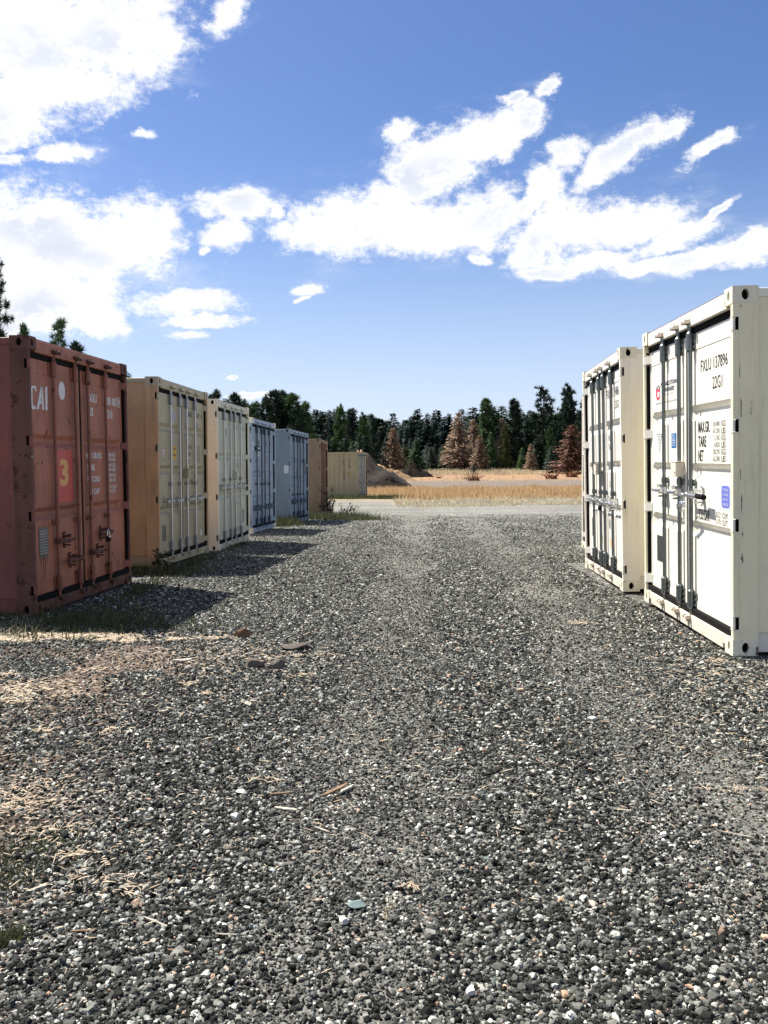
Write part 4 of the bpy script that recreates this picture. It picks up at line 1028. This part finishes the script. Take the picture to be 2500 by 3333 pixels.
heap('soil_pile', 'low dark soil pile in front of the wood, left of centre', 4.45, 138, 3.1, 2.6, 2.15, 8, SOIL, hzf(0, 138) - .05)
heap('soil_pile', 'small dark foot of soil spilling right from the tall heap', .4, 74, 2.3, 1.6, .95, 12, SOIL, hzf(0, 74) - .05)
heap('soil_berm', 'pale sandy rise of soil between the two heaps', .9, 118, 3.4, 2.5, 1.5, 15, plain('sandy_soil', (.26, .17, .095), .95, var=.4, scale=1.5), hzf(0, 118) - .05)

STUMP = plain('reddish_stump_wood', (.12, .052, .028), .9, var=.6, scale=6)
def root_stump(label, u, d, w, seed, bushy=False):
    g = np.random.default_rng(seed); x = (u - 1250) / 2870 * d
    root = empty('uprooted_stump', label, 'stump', 'uprooted stumps in the field', (x, d, hzf(x, d) - .05), g.uniform(0, 6))
    mb = MB(); mb.tube((0, 0, -.1), (0, 0, w * .10), w * .42, w * .36, n=11).tube((0, 0, w * .10), (.05, 0, w * .28), w * .36, w * .12, n=11)
    mb.build('stump', STUMP, root)
    for k in range(26 if bushy else 17):
        a = 2 * math.pi * k / 17 + g.uniform(-.3, .3); e = g.uniform(.1, 1.25)
        p = Vector((math.cos(a) * w * .22, math.sin(a) * w * .22, w * .12)); dr = Vector((math.cos(a) * math.cos(e), math.sin(a) * math.cos(e), math.sin(e)))
        r = w * g.uniform(.025, .05); rb = MB()
        for s in range(4):
            q = p + (dr + Vector(g.normal(0, .22, 3))).normalized() * w * g.uniform(.11, .17); rb.tube(p, q, r, r * .72, n=5); p = q; r *= .72
        rb.build('root', STUMP, root)
root_stump('uprooted stump with splayed roots, centre of the field', 1541, 112, 2.2, 2)
root_stump('uprooted stump with splayed roots, right of the field centre', 1795, 118, 2.2, 5)
root_stump('dense rounded root ball by the right containers', 1862, 128, 2.3, 9, True)
for u, d, w, lb in ((1429, 128, .9, 'small clod of roots right of the dark soil pile'),): root_stump(lb, u, d, w, 31)

# ------------------------------------------------------------------ grass, straw and other ground cover
def blades(pts, hgt, wid, lean, seed, flat=0.0):
    """one bent triangle pair per blade; pts (n,3), hgt (n,)"""
    g = np.random.default_rng(seed); n = len(pts); a = g.uniform(0, 2 * np.pi, n)
    w = np.stack([np.cos(a), np.sin(a), np.zeros(n)], 1) * (wid * g.uniform(.6, 1.3, n))[:, None]
    b = g.uniform(0, 2 * np.pi, n); l = hgt * lean * g.uniform(.2, 1.3, n)
    tip = pts + np.stack([np.cos(b) * l, np.sin(b) * l, hgt * (1 - flat * g.uniform(.5, 1, n))], 1)
    mid = pts * .5 + tip * .5; mid[:, 2] += hgt * .08
    V = np.stack([pts - w, pts + w, mid + w * .7, mid - w * .7, tip], 1).reshape(-1, 3); i = np.arange(n)[:, None] * 5
    F = np.concatenate([i + np.array([[0, 1, 2]]), i + np.array([[0, 2, 3]]), i + np.array([[3, 2, 4]])], 1).reshape(-1, 3)
    return V, F
def clumped(n, x0, x1, y0, y1, nc, sd, seed):
    g = np.random.default_rng(seed); c = np.stack([g.uniform(x0, x1, nc), g.uniform(y0, y1, nc)], 1)
    k = g.integers(0, nc, n); p = c[k] + g.normal(0, sd, (n, 2))
    return np.concatenate([p, hz(p[:, 0], p[:, 1])[:, None] - .01], 1), g
M_GOLD = foliage('golden_dry_grass', (.34, .215, .10), (.72, .53, .30), .35)
M_PALE = foliage('pale_dry_grass', (.38, .31, .18), (.66, .58, .40), .3)
M_STRAW = foliage('straw', (.20, .13, .08), (.66, .55, .40), .2)
M_GREEN = foliage('low_green_weeds', (.038, .048, .020), (.120, .130, .058), .25)
P, g_ = clumped(60000, -6, 34, 45.5, 70, 1000, .45, 41); k_ = ~((P[:, 1] < 54.5) & (P[:, 0] < .35)); P = P[k_]; V, F = blades(P, g_.uniform(.12, .40, len(P)) * (.6 + .8 * (np.sin(P[:, 0] * 1.3 + 2 * np.sin(P[:, 1] * .8)) * .5 + .5)), .016, .35, 1)
tag(place('dry_grass', big_mesh('dry_grass', V, F), M_GOLD), 'golden dry grass band across the field', 'grass', kind='stuff')
P, g_ = clumped(30000, -6, 30, 37, 50, 620, .5, 42); k_ = ~((P[:, 1] < 54) & (P[:, 0] < .5)); P = P[k_]; V, F = blades(P, g_.uniform(.06, .20, len(P)), .014, .6, 2)
P3, g_ = clumped(260, -3.35, -2.8, 7.0, 7.6, 30, .08, 48); V3, F3 = blades(P3, g_.uniform(.03, .12, len(P3)), .002, 2.0, 8)
P2, g_ = clumped(6000, -4, 26, 142, 164, 500, .6, 43); P4, g_ = clumped(500, -4, 26, 98, 136, 60, .6, 46); P2 = np.concatenate([P2, P4]); V2, F2 = blades(P2, g_.uniform(.15, .5, len(P2)) * (1 + .6 * (P2[:, 1] > 138)), .03, .4, 3)
tag(place('pale_grass', big_mesh('pale_grass', np.concatenate([V, V2, V3]), np.concatenate([F, F2 + len(V), F3 + len(V) + len(V2)])), M_PALE), 'pale short dry grass edging the field', 'grass', kind='stuff')
P, g_ = clumped(5000, -6.5, 1.0, 81, 89, 300, .4, 44); P[:, 2] += np.clip(2.9 * (1 - np.hypot((P[:, 0] + 2.3) / 5.0, (P[:, 1] - 84) / 4.5)), 0, 3); k_ = P[:, 1] > 83.5; V, F = blades(P[k_], g_.uniform(.15, .45, k_.sum()), .02, .5, 4)
tag(place('heap_grass', big_mesh('heap_grass', V, F), M_GOLD), 'dry orange grass on the back of the soil heap', 'grass', kind='stuff')
# weeds in the shade of the containers and at the left of the lane
def weedy():
    Vs, Fs, o = [], [], 0
    for (n, x, y, sx, sy, h0, h1, sd) in ((1700, -2.75, 7.8, .40, .36, .02, .10, 1), (500, -2.2, 7.6, .35, .22, .02, .06, 2), (400, -2.72, 9.6, .10, .7, .02, .10, 3), (700, -2.95, 11.5, .35, .16, .03, .16, 4), (350, -2.75, 12.8, .08, .6, .02, .10, 5),
                                          (250, -2.65, 16.2, .08, .7, .02, .10, 6), (1500, -2.75, 23.2, .30, .35, .05, .30, 7), (2600, -1.45, 27.4, .55, .35, .05, .28, 8), (2600, -1.5, 48.6, 1.6, .45, .08, .3, 9), (1200, .3, 48.4, .8, .5, .05, .25, 10),
                                          (1300, -1.28, 3.05, .10, .13, .006, .020, 11), (260, -1.10, 2.49, .025, .03, .01, .035, 12), (350, -1.24, 2.84, .07, .08, .005, .02, 13), (900, -1.0, 26.2, .5, .3, .04, .16, 14), (60, 2.9, 6.1, .3, .08, .01, .04, 15)):
        g = np.random.default_rng(600 + sd); p = g.normal(0, 1, (n, 2)) * (sx, sy) + (x, y)
        P = np.concatenate([p, hz(p[:, 0], p[:, 1])[:, None]], 1); V, F = blades(P, g.uniform(h0, h1, n), .003 if y < 4 else .007 if y < 30 else .012, .7, 50 + sd)
        Vs.append(V); Fs.append(F + o); o += len(V)
    tag(place('weeds', big_mesh('weeds', np.concatenate(Vs), np.concatenate(Fs)), M_GREEN), 'low green weeds along the containers and the left edge', 'weeds', kind='stuff')
weedy()
def straw():
    g = np.random.default_rng(77); Vs = []; rows = []
    spots = [(-1.17, 7.13, 0.154), (-0.54, 6.37, 0.17), (-0.53, 5.73, 0.123), (-1.23, 5.45, 0.08), (-1.07, 5.22, 0.029), (-2.0, 5.95, 0.134), (-2.51, 5.83, 0.135), (-2.21, 5.16, 0.181), (-1.77, 4.52, 0.105), (-1.44, 4.48, 0.119), (-0.53, 3.78, 0.098), (-1.45, 3.5, 0.195), (-0.96, 2.83, 0.136), (-1.26, 3.23, 0.116), (-1.12, 3.07, 0.073), (-0.81, 2.74, 0.077), (2.29, 6.06, 0.138), (1.44, 3.62, 0.129), (1.72, 7.58, 0.165), (0.08, 2.77, 0.021)]
    band = [(-3.09, 7.02, 0.149), (-2.91, 7.01, 0.148), (-2.74, 7.01, 0.146), (-2.56, 7.0, 0.145), (-2.39, 6.99, 0.144), (-2.21, 6.98, 0.143), (-2.04, 6.98, 0.141), (-1.87, 6.97, 0.14), (-1.69, 6.96, 0.14), (-1.52, 6.95, 0.139)]
    for (x, y, r) in spots: 
        for q in range(3): rows.append((x + g.normal(0, .3) * r, y + g.normal(0, .25) * r, r * g.uniform(.3, 1.1), r * g.uniform(.15, .6), int(5 + 48 * r), .045))
    for (x, y, r) in band: rows.append((x + g.normal(0, .08), y + g.normal(.02, .07), r * g.uniform(.5, 1.2), g.uniform(.04, .15), 70, .055))
    rows += [(-1.9, 4.8, .9, 1.3, 300, .045), (-1.05, 3.0, .5, .6, 260, .028), (.3, 4.5, 1.4, 2.0, 300, .05), (1.9, 4.6, .6, 1.3, 320, .05), (2.2, 5.6, .4, .6, 140, .05), (-1.3, 6.3, .9, .6, 380, .05), (-2.6, 7.2, .5, .15, 350, .11), (-2.2, 5.4, .3, .3, 260, .055), (-1.5, 3.6, .25, .3, 260, .035)]
    P, D, Wd = [], [], []
    for (x, y, sx, sy, n, ln) in rows:
        p = g.normal(0, .55, (n, 2)) * (sx, sy) + (x, y); a = g.uniform(0, np.pi, n); l = ln * g.uniform(.4, 1.25, n)
        z = hz(p[:, 0], p[:, 1]) + .006 + g.uniform(0, .014, n)
        P.append(np.stack([p[:, 0], p[:, 1], z], 1)); D.append(np.stack([np.cos(a) * l, np.sin(a) * l, g.normal(.05, .16, n) * l], 1))
    P, D = np.concatenate(P), np.concatenate(D); n = len(P)
    w = np.cross(D, [0, 0, 1]); w = w / np.linalg.norm(w, axis=1)[:, None] * (.0008 + .0004 * P[:, 1:2] / 4) * g.uniform(.6, 1.5, (n, 1))
    up = np.zeros((n, 3)); up[:, 2] = .002 + .001 * P[:, 1] / 4
    V = np.stack([P - D / 2 - w, P - D / 2 + w, P + D / 2 + w * .6, P + D / 2 - w * .6, P + up], 1).reshape(-1, 3); i = np.arange(n)[:, None] * 5
    F = np.concatenate([i + np.array([[0, 1, 4]]), i + np.array([[1, 2, 4]]), i + np.array([[2, 3, 4]]), i + np.array([[3, 0, 4]])], 1).reshape(-1, 3)
    tag(place('straw_litter', big_mesh('straw_litter', V, F), M_STRAW), 'loose dry straw littered over the gravel', 'straw', kind='stuff')
straw()

# leafy weeds at the brown tan container's corner
def leafy_weed(label, x, y, h, n, seed, spread=.35):
    g = np.random.default_rng(seed); root = empty('weed', label, 'weed', 'tall weeds by the containers', (x, y, hzf(x, y)))
    st = MB(); V = []; F = []
    for k in range(n):
        a = g.uniform(0, 6.28); q = Vector((math.cos(a) * spread * g.uniform(.2, 1), math.sin(a) * spread * g.uniform(.2, 1), h * g.uniform(.5, 1)))
        b = Vector((q.x * .15, q.y * .15, -.03)); st.tube(b, q, .006, .003, n=4, cap=False)
        for j in range(16):
            s = g.uniform(.25, 1.05); p = np.array(b.lerp(q, s)); d = g.normal(0, 1, 3); d[2] = abs(d[2]) * .4; d /= np.linalg.norm(d); l = g.uniform(.06, .14)
            w = np.cross(d, [0, 0, 1]); w = w / (np.linalg.norm(w) + 1e-6) * l * .28; o = len(V)
            V += [p, p + d * l * .5 + w, p + d * l, p + d * l * .5 - w]; F += [(o, o + 1, o + 2), (o, o + 2, o + 3)]
    st.build('stem', BARK, root); place('leaves', big_mesh('leaves', V, F), M_GREEN, root)
leafy_weed('leafy dark weed growing against the brown tan container doors', -1.82, 29.2, 1.05, 16, 1, .5)
leafy_weed('leafy weed at the near corner of the brown tan container', -1.72, 28.2, .8, 14, 2, .45)
leafy_weed('low sprawling weed in front of the brown tan container', -1.30, 28.0, .5, 12, 3, .55)
leafy_weed('wispy weed at the near corner of the second left container', -2.96, 11.8, .34, 4, 4, .16)

# ------------------------------------------------------------------ gravel, rocks, splinters
def stone_material():
    m, t, b = material('crushed_gravel')
    at = t.new('ShaderNodeAttribute', attribute_type='INSTANCER', attribute_name='shade').outputs['Fac']
    oc = t.new('ShaderNodeTexCoord').outputs['Object']
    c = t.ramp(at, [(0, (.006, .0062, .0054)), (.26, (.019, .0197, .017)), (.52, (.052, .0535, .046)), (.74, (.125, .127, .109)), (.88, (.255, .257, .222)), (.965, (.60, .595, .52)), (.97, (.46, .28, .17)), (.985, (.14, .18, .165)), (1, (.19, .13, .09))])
    n = t.noise(oc, 2.2, 4, .6).outputs['Fac']
    t.put(b.inputs['Base Color'], t.mix(t.m('MULTIPLY', n, .5), c, (.05, .048, .045), 'MULTIPLY')); b.inputs['Roughness'].default_value = .85; b.inputs['Specular IOR Level'].default_value = .12
    t.put(b.inputs['Base Color'], t.mix(t.step(n, .5, .75), c, t.vm('MULTIPLY', c, (.6, .6, .6))))
    return m
STONE = stone_material()
def stones():
    g = np.random.default_rng(99); XY = []; S = []
    def band(y0, y1, per, s0, s1, xl, xr):
        n = int((y1 - y0) * (xr - xl) * per); p = np.stack([g.uniform(xl, xr, n), g.uniform(y0, y1, n)], 1)
        return p, np.exp(g.normal(math.log((s0 * s1) ** .5), .38, n)).clip(s0 * .6, s1 * 2.0)
    for y0, y1, per, s0, s1 in ((1.3, 2.2, 16500, .0031, .0062), (2.2, 3.2, 16500, .0031, .0060), (3.2, 4.6, 14000, .0033, .0060), (4.6, 6.4, 10500, .0036, .0062), (6.4, 9, 6000, .0042, .0068), (9, 13, 2300, .0054, .0084), (13, 18, 1150, .006, .0095), (18, 31, 520, .0075, .011)):
        hw = .47 * y1 + .95; p, s = band(y0, y1, per, s0, s1, -hw, hw)
        X_, Y_ = p[:, 0], p[:, 1]
        keep = np.abs(X_) < .47 * Y_ + .95
        keep &= ~((X_ < np.interp(Y_, (8, 10.5, 12, 14.3, 15, 17.4, 19.6, 22, 24, 26.4, 28.5, 31), (-3.2, -3.05, -3.04, -2.87, -2.8, -2.65, -2.92, -2.7, -2.54, -2.25, -2.05, -1.96))) & (Y_ > 8.1) & (Y_ < 31)) & ~((X_ > 2.52) & (Y_ > 6.1) & (Y_ < 12.3)) & ~((X_ > 3.3) & (Y_ > 12.3) & (Y_ < 15.6))
        trk = np.minimum(np.abs(X_ + .25 - .045 * Y_), np.abs(X_ - 1.15 - .055 * Y_)) < .34 + .1 * np.sin(Y_ * 2.1 + X_)
        s = s * np.where(trk, .78, 1.0)
        bare = np.sin(X_ * 2.3 + np.sin(Y_ * .7)) * np.sin(Y_ * 1.1 + 1.0) > .45
        keep &= g.random(len(p)) < (1.12 - .72 * np.clip((-X_ - .75) / .8, 0, 1) * (Y_ < 6.8) * (np.sin(X_ * 5.1 + Y_ * 2.3) * np.sin(Y_ * 3.1 - X_ * 2) > -.35) - .30 * bare - .42 * trk) * np.clip((31 - Y_) / 17, .0, 1)
        XY.append(p[keep]); S.append(s[keep])
    XY, S = np.concatenate(XY), np.concatenate(S); n = len(XY)
    print('stones', n)
    Z = hz(XY[:, 0], XY[:, 1]) + S * g.uniform(-.1, .75, n)
    me = bpy.data.meshes.new('gravel'); me.vertices.add(n); me.vertices.foreach_set('co', np.stack([XY[:, 0], XY[:, 1], Z], 1).astype(np.float32).ravel())
    def attr(nm, ty, key, arr): a = me.attributes.new(nm, ty, 'POINT'); a.data.foreach_set(key, arr)
    dusty_glare = .55 * np.clip((XY[:, 1] - 4.5) / 11, 0, 1)                # stones further along: coat of dust, with grazing-light brightening painted in
    attr('shade', 'FLOAT', 'value', ((1 - dusty_glare) * g.random(n) ** (1.02 - .3 * np.clip((XY[:, 1] - 4) / 15, 0, 1)) + dusty_glare * .86).astype(np.float32))
    attr('scl', 'FLOAT_VECTOR', 'vector', (S[:, None] * g.uniform(.7, 1.45, (n, 3)) * (1.05, 1.05, .82)).astype(np.float32).ravel())
    attr('rot', 'FLOAT_VECTOR', 'vector', (np.stack([g.normal(0, .35, n), g.normal(0, .35, n), g.uniform(0, 6.28, n)], 1)).astype(np.float32).ravel())
    attr('var', 'INT', 'value', g.integers(0, 7, n).astype(np.int32))
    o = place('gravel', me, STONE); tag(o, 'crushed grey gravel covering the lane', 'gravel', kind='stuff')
    nt = bpy.data.node_groups.new('scatter_stones', 'GeometryNodeTree'); nt.is_modifier = True
    nt.interface.new_socket('Geometry', in_out='INPUT', socket_type='NodeSocketGeometry'); nt.interface.new_socket('Geometry', in_out='OUTPUT', socket_type='NodeSocketGeometry')
    t = NT(nt); gi = t.new('NodeGroupInput'); go = t.new('NodeGroupOutput')
    join = t.new('GeometryNodeJoinGeometry')
    for k in range(7):
        ico = t.new('GeometryNodeMeshIcoSphere'); ico.inputs['Radius'].default_value = 1.0; ico.inputs['Subdivisions'].default_value = 2
        pos = t.new('GeometryNodeInputPosition').outputs[0]
        n1 = t.new('ShaderNodeTexNoise'); t.put(n1.inputs['Vector'], t.vm('ADD', pos, (k * 7.3, k * 2.1, k * 4.7))); n1.inputs['Scale'].default_value = .95; n1.inputs['Detail'].default_value = 2
        off = t.vm('MULTIPLY', t.vm('SUBTRACT', n1.outputs['Color'], (.5, .5, .5)), (1.9, 1.9, 1.6))
        sp = t.new('GeometryNodeSetPosition'); t.l.new(ico.outputs['Mesh'], sp.inputs['Geometry']); t.l.new(off, sp.inputs['Offset'])
        ss = t.new('GeometryNodeSetShadeSmooth'); t.l.new(sp.outputs[0], ss.inputs['Geometry']); ss.inputs['Shade Smooth'].default_value = False
        sm = t.new('GeometryNodeSetMaterial'); t.l.new(ss.outputs[0], sm.inputs['Geometry']); sm.inputs['Material'].default_value = STONE
        g2i = t.new('GeometryNodeGeometryToInstance'); t.l.new(sm.outputs[0], g2i.inputs[0]); t.l.new(g2i.outputs[0], join.inputs[0])
    def named(nm, ty):
        q = t.new('GeometryNodeInputNamedAttribute', data_type=ty); q.inputs['Name'].default_value = nm; return q.outputs['Attribute']
    m2p = t.new('GeometryNodeMeshToPoints'); t.l.new(gi.outputs[0], m2p.inputs['Mesh'])
    iop = t.new('GeometryNodeInstanceOnPoints'); t.l.new(m2p.outputs[0], iop.inputs['Points']); t.l.new(join.outputs[0], iop.inputs['Instance'])
    iop.inputs['Pick Instance'].default_value = True
    t.l.new(named('var', 'INT'), iop.inputs['Instance Index']); t.l.new(named('scl', 'FLOAT_VECTOR'), iop.inputs['Scale'])
    e2r = t.new('FunctionNodeEulerToRotation'); t.l.new(named('rot', 'FLOAT_VECTOR'), e2r.inputs[0]); t.l.new(e2r.outputs[0], iop.inputs['Rotation'])
    t.l.new(iop.outputs[0], go.inputs[0])
    md = o.modifiers.new('scatter', 'NODES'); md.node_group = nt
stones()

ROCK_D = plain('grey_brown_rock', (.115, .10, .085), .9, var=.45, scale=14, bump=.5); ROCK_W = plain('white_stone', (.50, .49, .45), .7, var=.2, scale=20, bump=.3); ROCK_G = plain('green_grey_stone', (.12, .17, .16), .7, var=.3, scale=20); ROCK_T = plain('tan_stone', (.46, .31, .20), .8, var=.3, scale=20)
def rock(label, x, y, w, flat, mat, seed, name='rock'):
    g = np.random.default_rng(seed); bm = bmesh.new(); bmesh.ops.create_icosphere(bm, subdivisions=3, radius=1)
    ax = [Vector(g.normal(0, 1, 3)).normalized() for _ in range(9)]; cut = g.uniform(.45, .85, 9)
    for v in bm.verts:
        for a_, c_ in zip(ax, cut):
            s = v.co.dot(a_)
            if s > c_: v.co -= a_ * (s - c_)
        v.co *= 1 + g.normal(0, .035)
        v.co = Vector((v.co.x * w * .5, v.co.y * w * .42, v.co.z * w * .5 * flat))
    me = bpy.data.meshes.new(name); bm.to_mesh(me); bm.free()
    o = place(name, me, mat); o.location = (x, y, hzf(x, y) + w * .5 * flat * .35 + .008); o.rotation_euler = (g.normal(0, .1), g.normal(0, .1), g.uniform(0, 6.28)); tag(o, label, 'rock', 'loose rocks on the gravel')
for k, (lb, x, y, w, fl, mt) in enumerate((
    ('left one of two flat grey brown rocks lying side by side on the gravel', -.90, 6.04, .15, .5, ROCK_D), ('right one of two flat grey brown rocks lying side by side on the gravel', -.75, 6.0, .17, .5, ROCK_D),
    ('largest flat clod of grey dirt, beyond the two flat rocks', -.68, 6.61, .24, .32, ROCK_D), ('bright white oval stone near the bottom centre of the gravel', -.13, 2.54, .040, .6, ROCK_W),
    ('pale angular stone left of centre, beside the long splinter', -.58, 3.33, .046, .6, ROCK_W), ('pale long stone behind the pale angular one', -.60, 3.60, .05, .45, ROCK_W),
    ('white flat stone in the right half of the lane', 1.10, 4.65, .07, .5, ROCK_W), ('flat green grey stone near the bottom centre', -.09, 2.64, .062, .35, ROCK_G),
    ('white stone near the bottom edge, right of centre', .21, 2.18, .034, .7, ROCK_W), ('white square stone at the lower right', 1.00, 3.14, .034, .7, ROCK_W),
    ('small tan stone on the lane right of centre', .83, 5.32, .05, .6, ROCK_T), ('brown earth clod topped with straw, right of the shadow tip', -1.17, 7.13, .14, .8, plain('brown_clod', (.14, .085, .05), .9, var=.5, scale=20, bump=.6)), ('dark lump on the lane beyond the middle', .56, 6.36, .085, .5, plain('dark_rock', (.03, .028, .026), .9)))):
    rock(lb, x, y, w, fl, mt, 300 + k)
WOODS = (plain('weathered_grey_wood', (.40, .36, .29), .9, var=.5, scale=30), plain('dry_brown_wood', (.22, .15, .095), .9, var=.5, scale=30))
def splinter(label, x, y, ln, wd, ang, mt, seed, lift=.012):
    g = np.random.default_rng(seed); t = wd * .35; n = 6
    mb = MB(); vs = []
    for i in range(n + 1):
        s = i / n; c = (s - .5) * ln; w = wd * .5 * (1 - .75 * abs(2 * s - 1) ** 3) * g.uniform(.8, 1.15); o = g.normal(0, wd * .08)
        vs += [(c, o - w, 0), (c, o + w, 0), (c, o + w * .8, t), (c, o - w * .8, t * g.uniform(.7, 1.2))]
    fs = [(0, 1, 2, 3), tuple(4 * n + k for k in (3, 2, 1, 0))]
    for i in range(n):
        for k in range(4): fs.append((4 * i + k, 4 * i + (k + 1) % 4, 4 * i + 4 + (k + 1) % 4, 4 * i + 4 + k))
    mb.add(vs, fs); o = mb.build('wood_splinter', mt); o.location = (x, y, hzf(x, y) + lift); o.rotation_euler = (g.normal(0, .15), g.normal(0, .07), ang); tag(o, label, 'wood splinter', 'wood splinters on the gravel')
for k, (lb, x, y, ln, wd, an, mi) in enumerate((
    ('long pale splinter pointing down right, left of centre', -.40, 3.43, .15, .018, -.62, 0), ('pale stick with a dark end, lower left', -.68, 2.55, .125, .010, -.45, 0), ('short brown tipped stick below the pale stick', -.58, 2.39, .08, .010, -.25, 1),
    ('thin grey twig right of the lower left sticks', -.45, 2.47, .10, .007, .08, 0), ('grey flat splinter at the lower left', -.89, 2.52, .085, .010, .15, 1), ('white broken splinter beside the green patch', -1.13, 2.79, .075, .016, .5, 0),
    ('brown splinter lying above the long pale one', -.44, 3.60, .12, .012, .25, 1), ('thick brown wood chip, left of the white chip pair', -.215, 3.65, .17, .026, .75, 1), ('bleached wood chip beside the thick brown chip', -.165, 3.66, .13, .026, 1.05, 0),
    ('short pale splinter below the chip pair', -.24, 3.23, .08, .010, -.55, 0), ('pale splinter at the right side of the gravel', 1.27, 3.15, .15, .012, -.35, 0), ('brown twig below the right container corner', 1.45, 5.30, .20, .012, .05, 1),
    ('bleached block of wood on the left gravel', -.80, 5.01, .13, .060, -.9, 0), ('pale broken lath left, near the straw band', -1.43, 6.15, .16, .045, .2, 0))):
    splinter(lb, x, y, ln * .85, wd * .8, an, WOODS[mi], 400 + k, .008)
# a lone dry seed head standing in the gravel near the bottom centre
sh = empty('grass_stalk', 'dry grass stalk with a seed head near the bottom centre', 'grass stalk', None, (-.01, 2.46, hzf(0, 2.46) + .005))
MB().tube((0, 0, 0), (.004, 0, .055), .0012, .0009, n=5).build('stem', WOODS[0], sh)
g_ = np.random.default_rng(3); V = []; F = []
for k in range(40):
    s = g_.random(); p = np.array([.004 + .006 * s, 0, .05 + .045 * s]); d = g_.normal(0, 1, 3); d[2] = abs(d[2]) + .6; d /= np.linalg.norm(d); l = .018 * (1.2 - s); w = np.cross(d, g_.normal(0, 1, 3)); w /= np.linalg.norm(w); o = len(V)
    V += [p - w * .002, p + w * .002, p + d * l]; F.append((o, o + 1, o + 2))
place('seed_head', big_mesh('seed_head', V, F), M_PALE, sh)
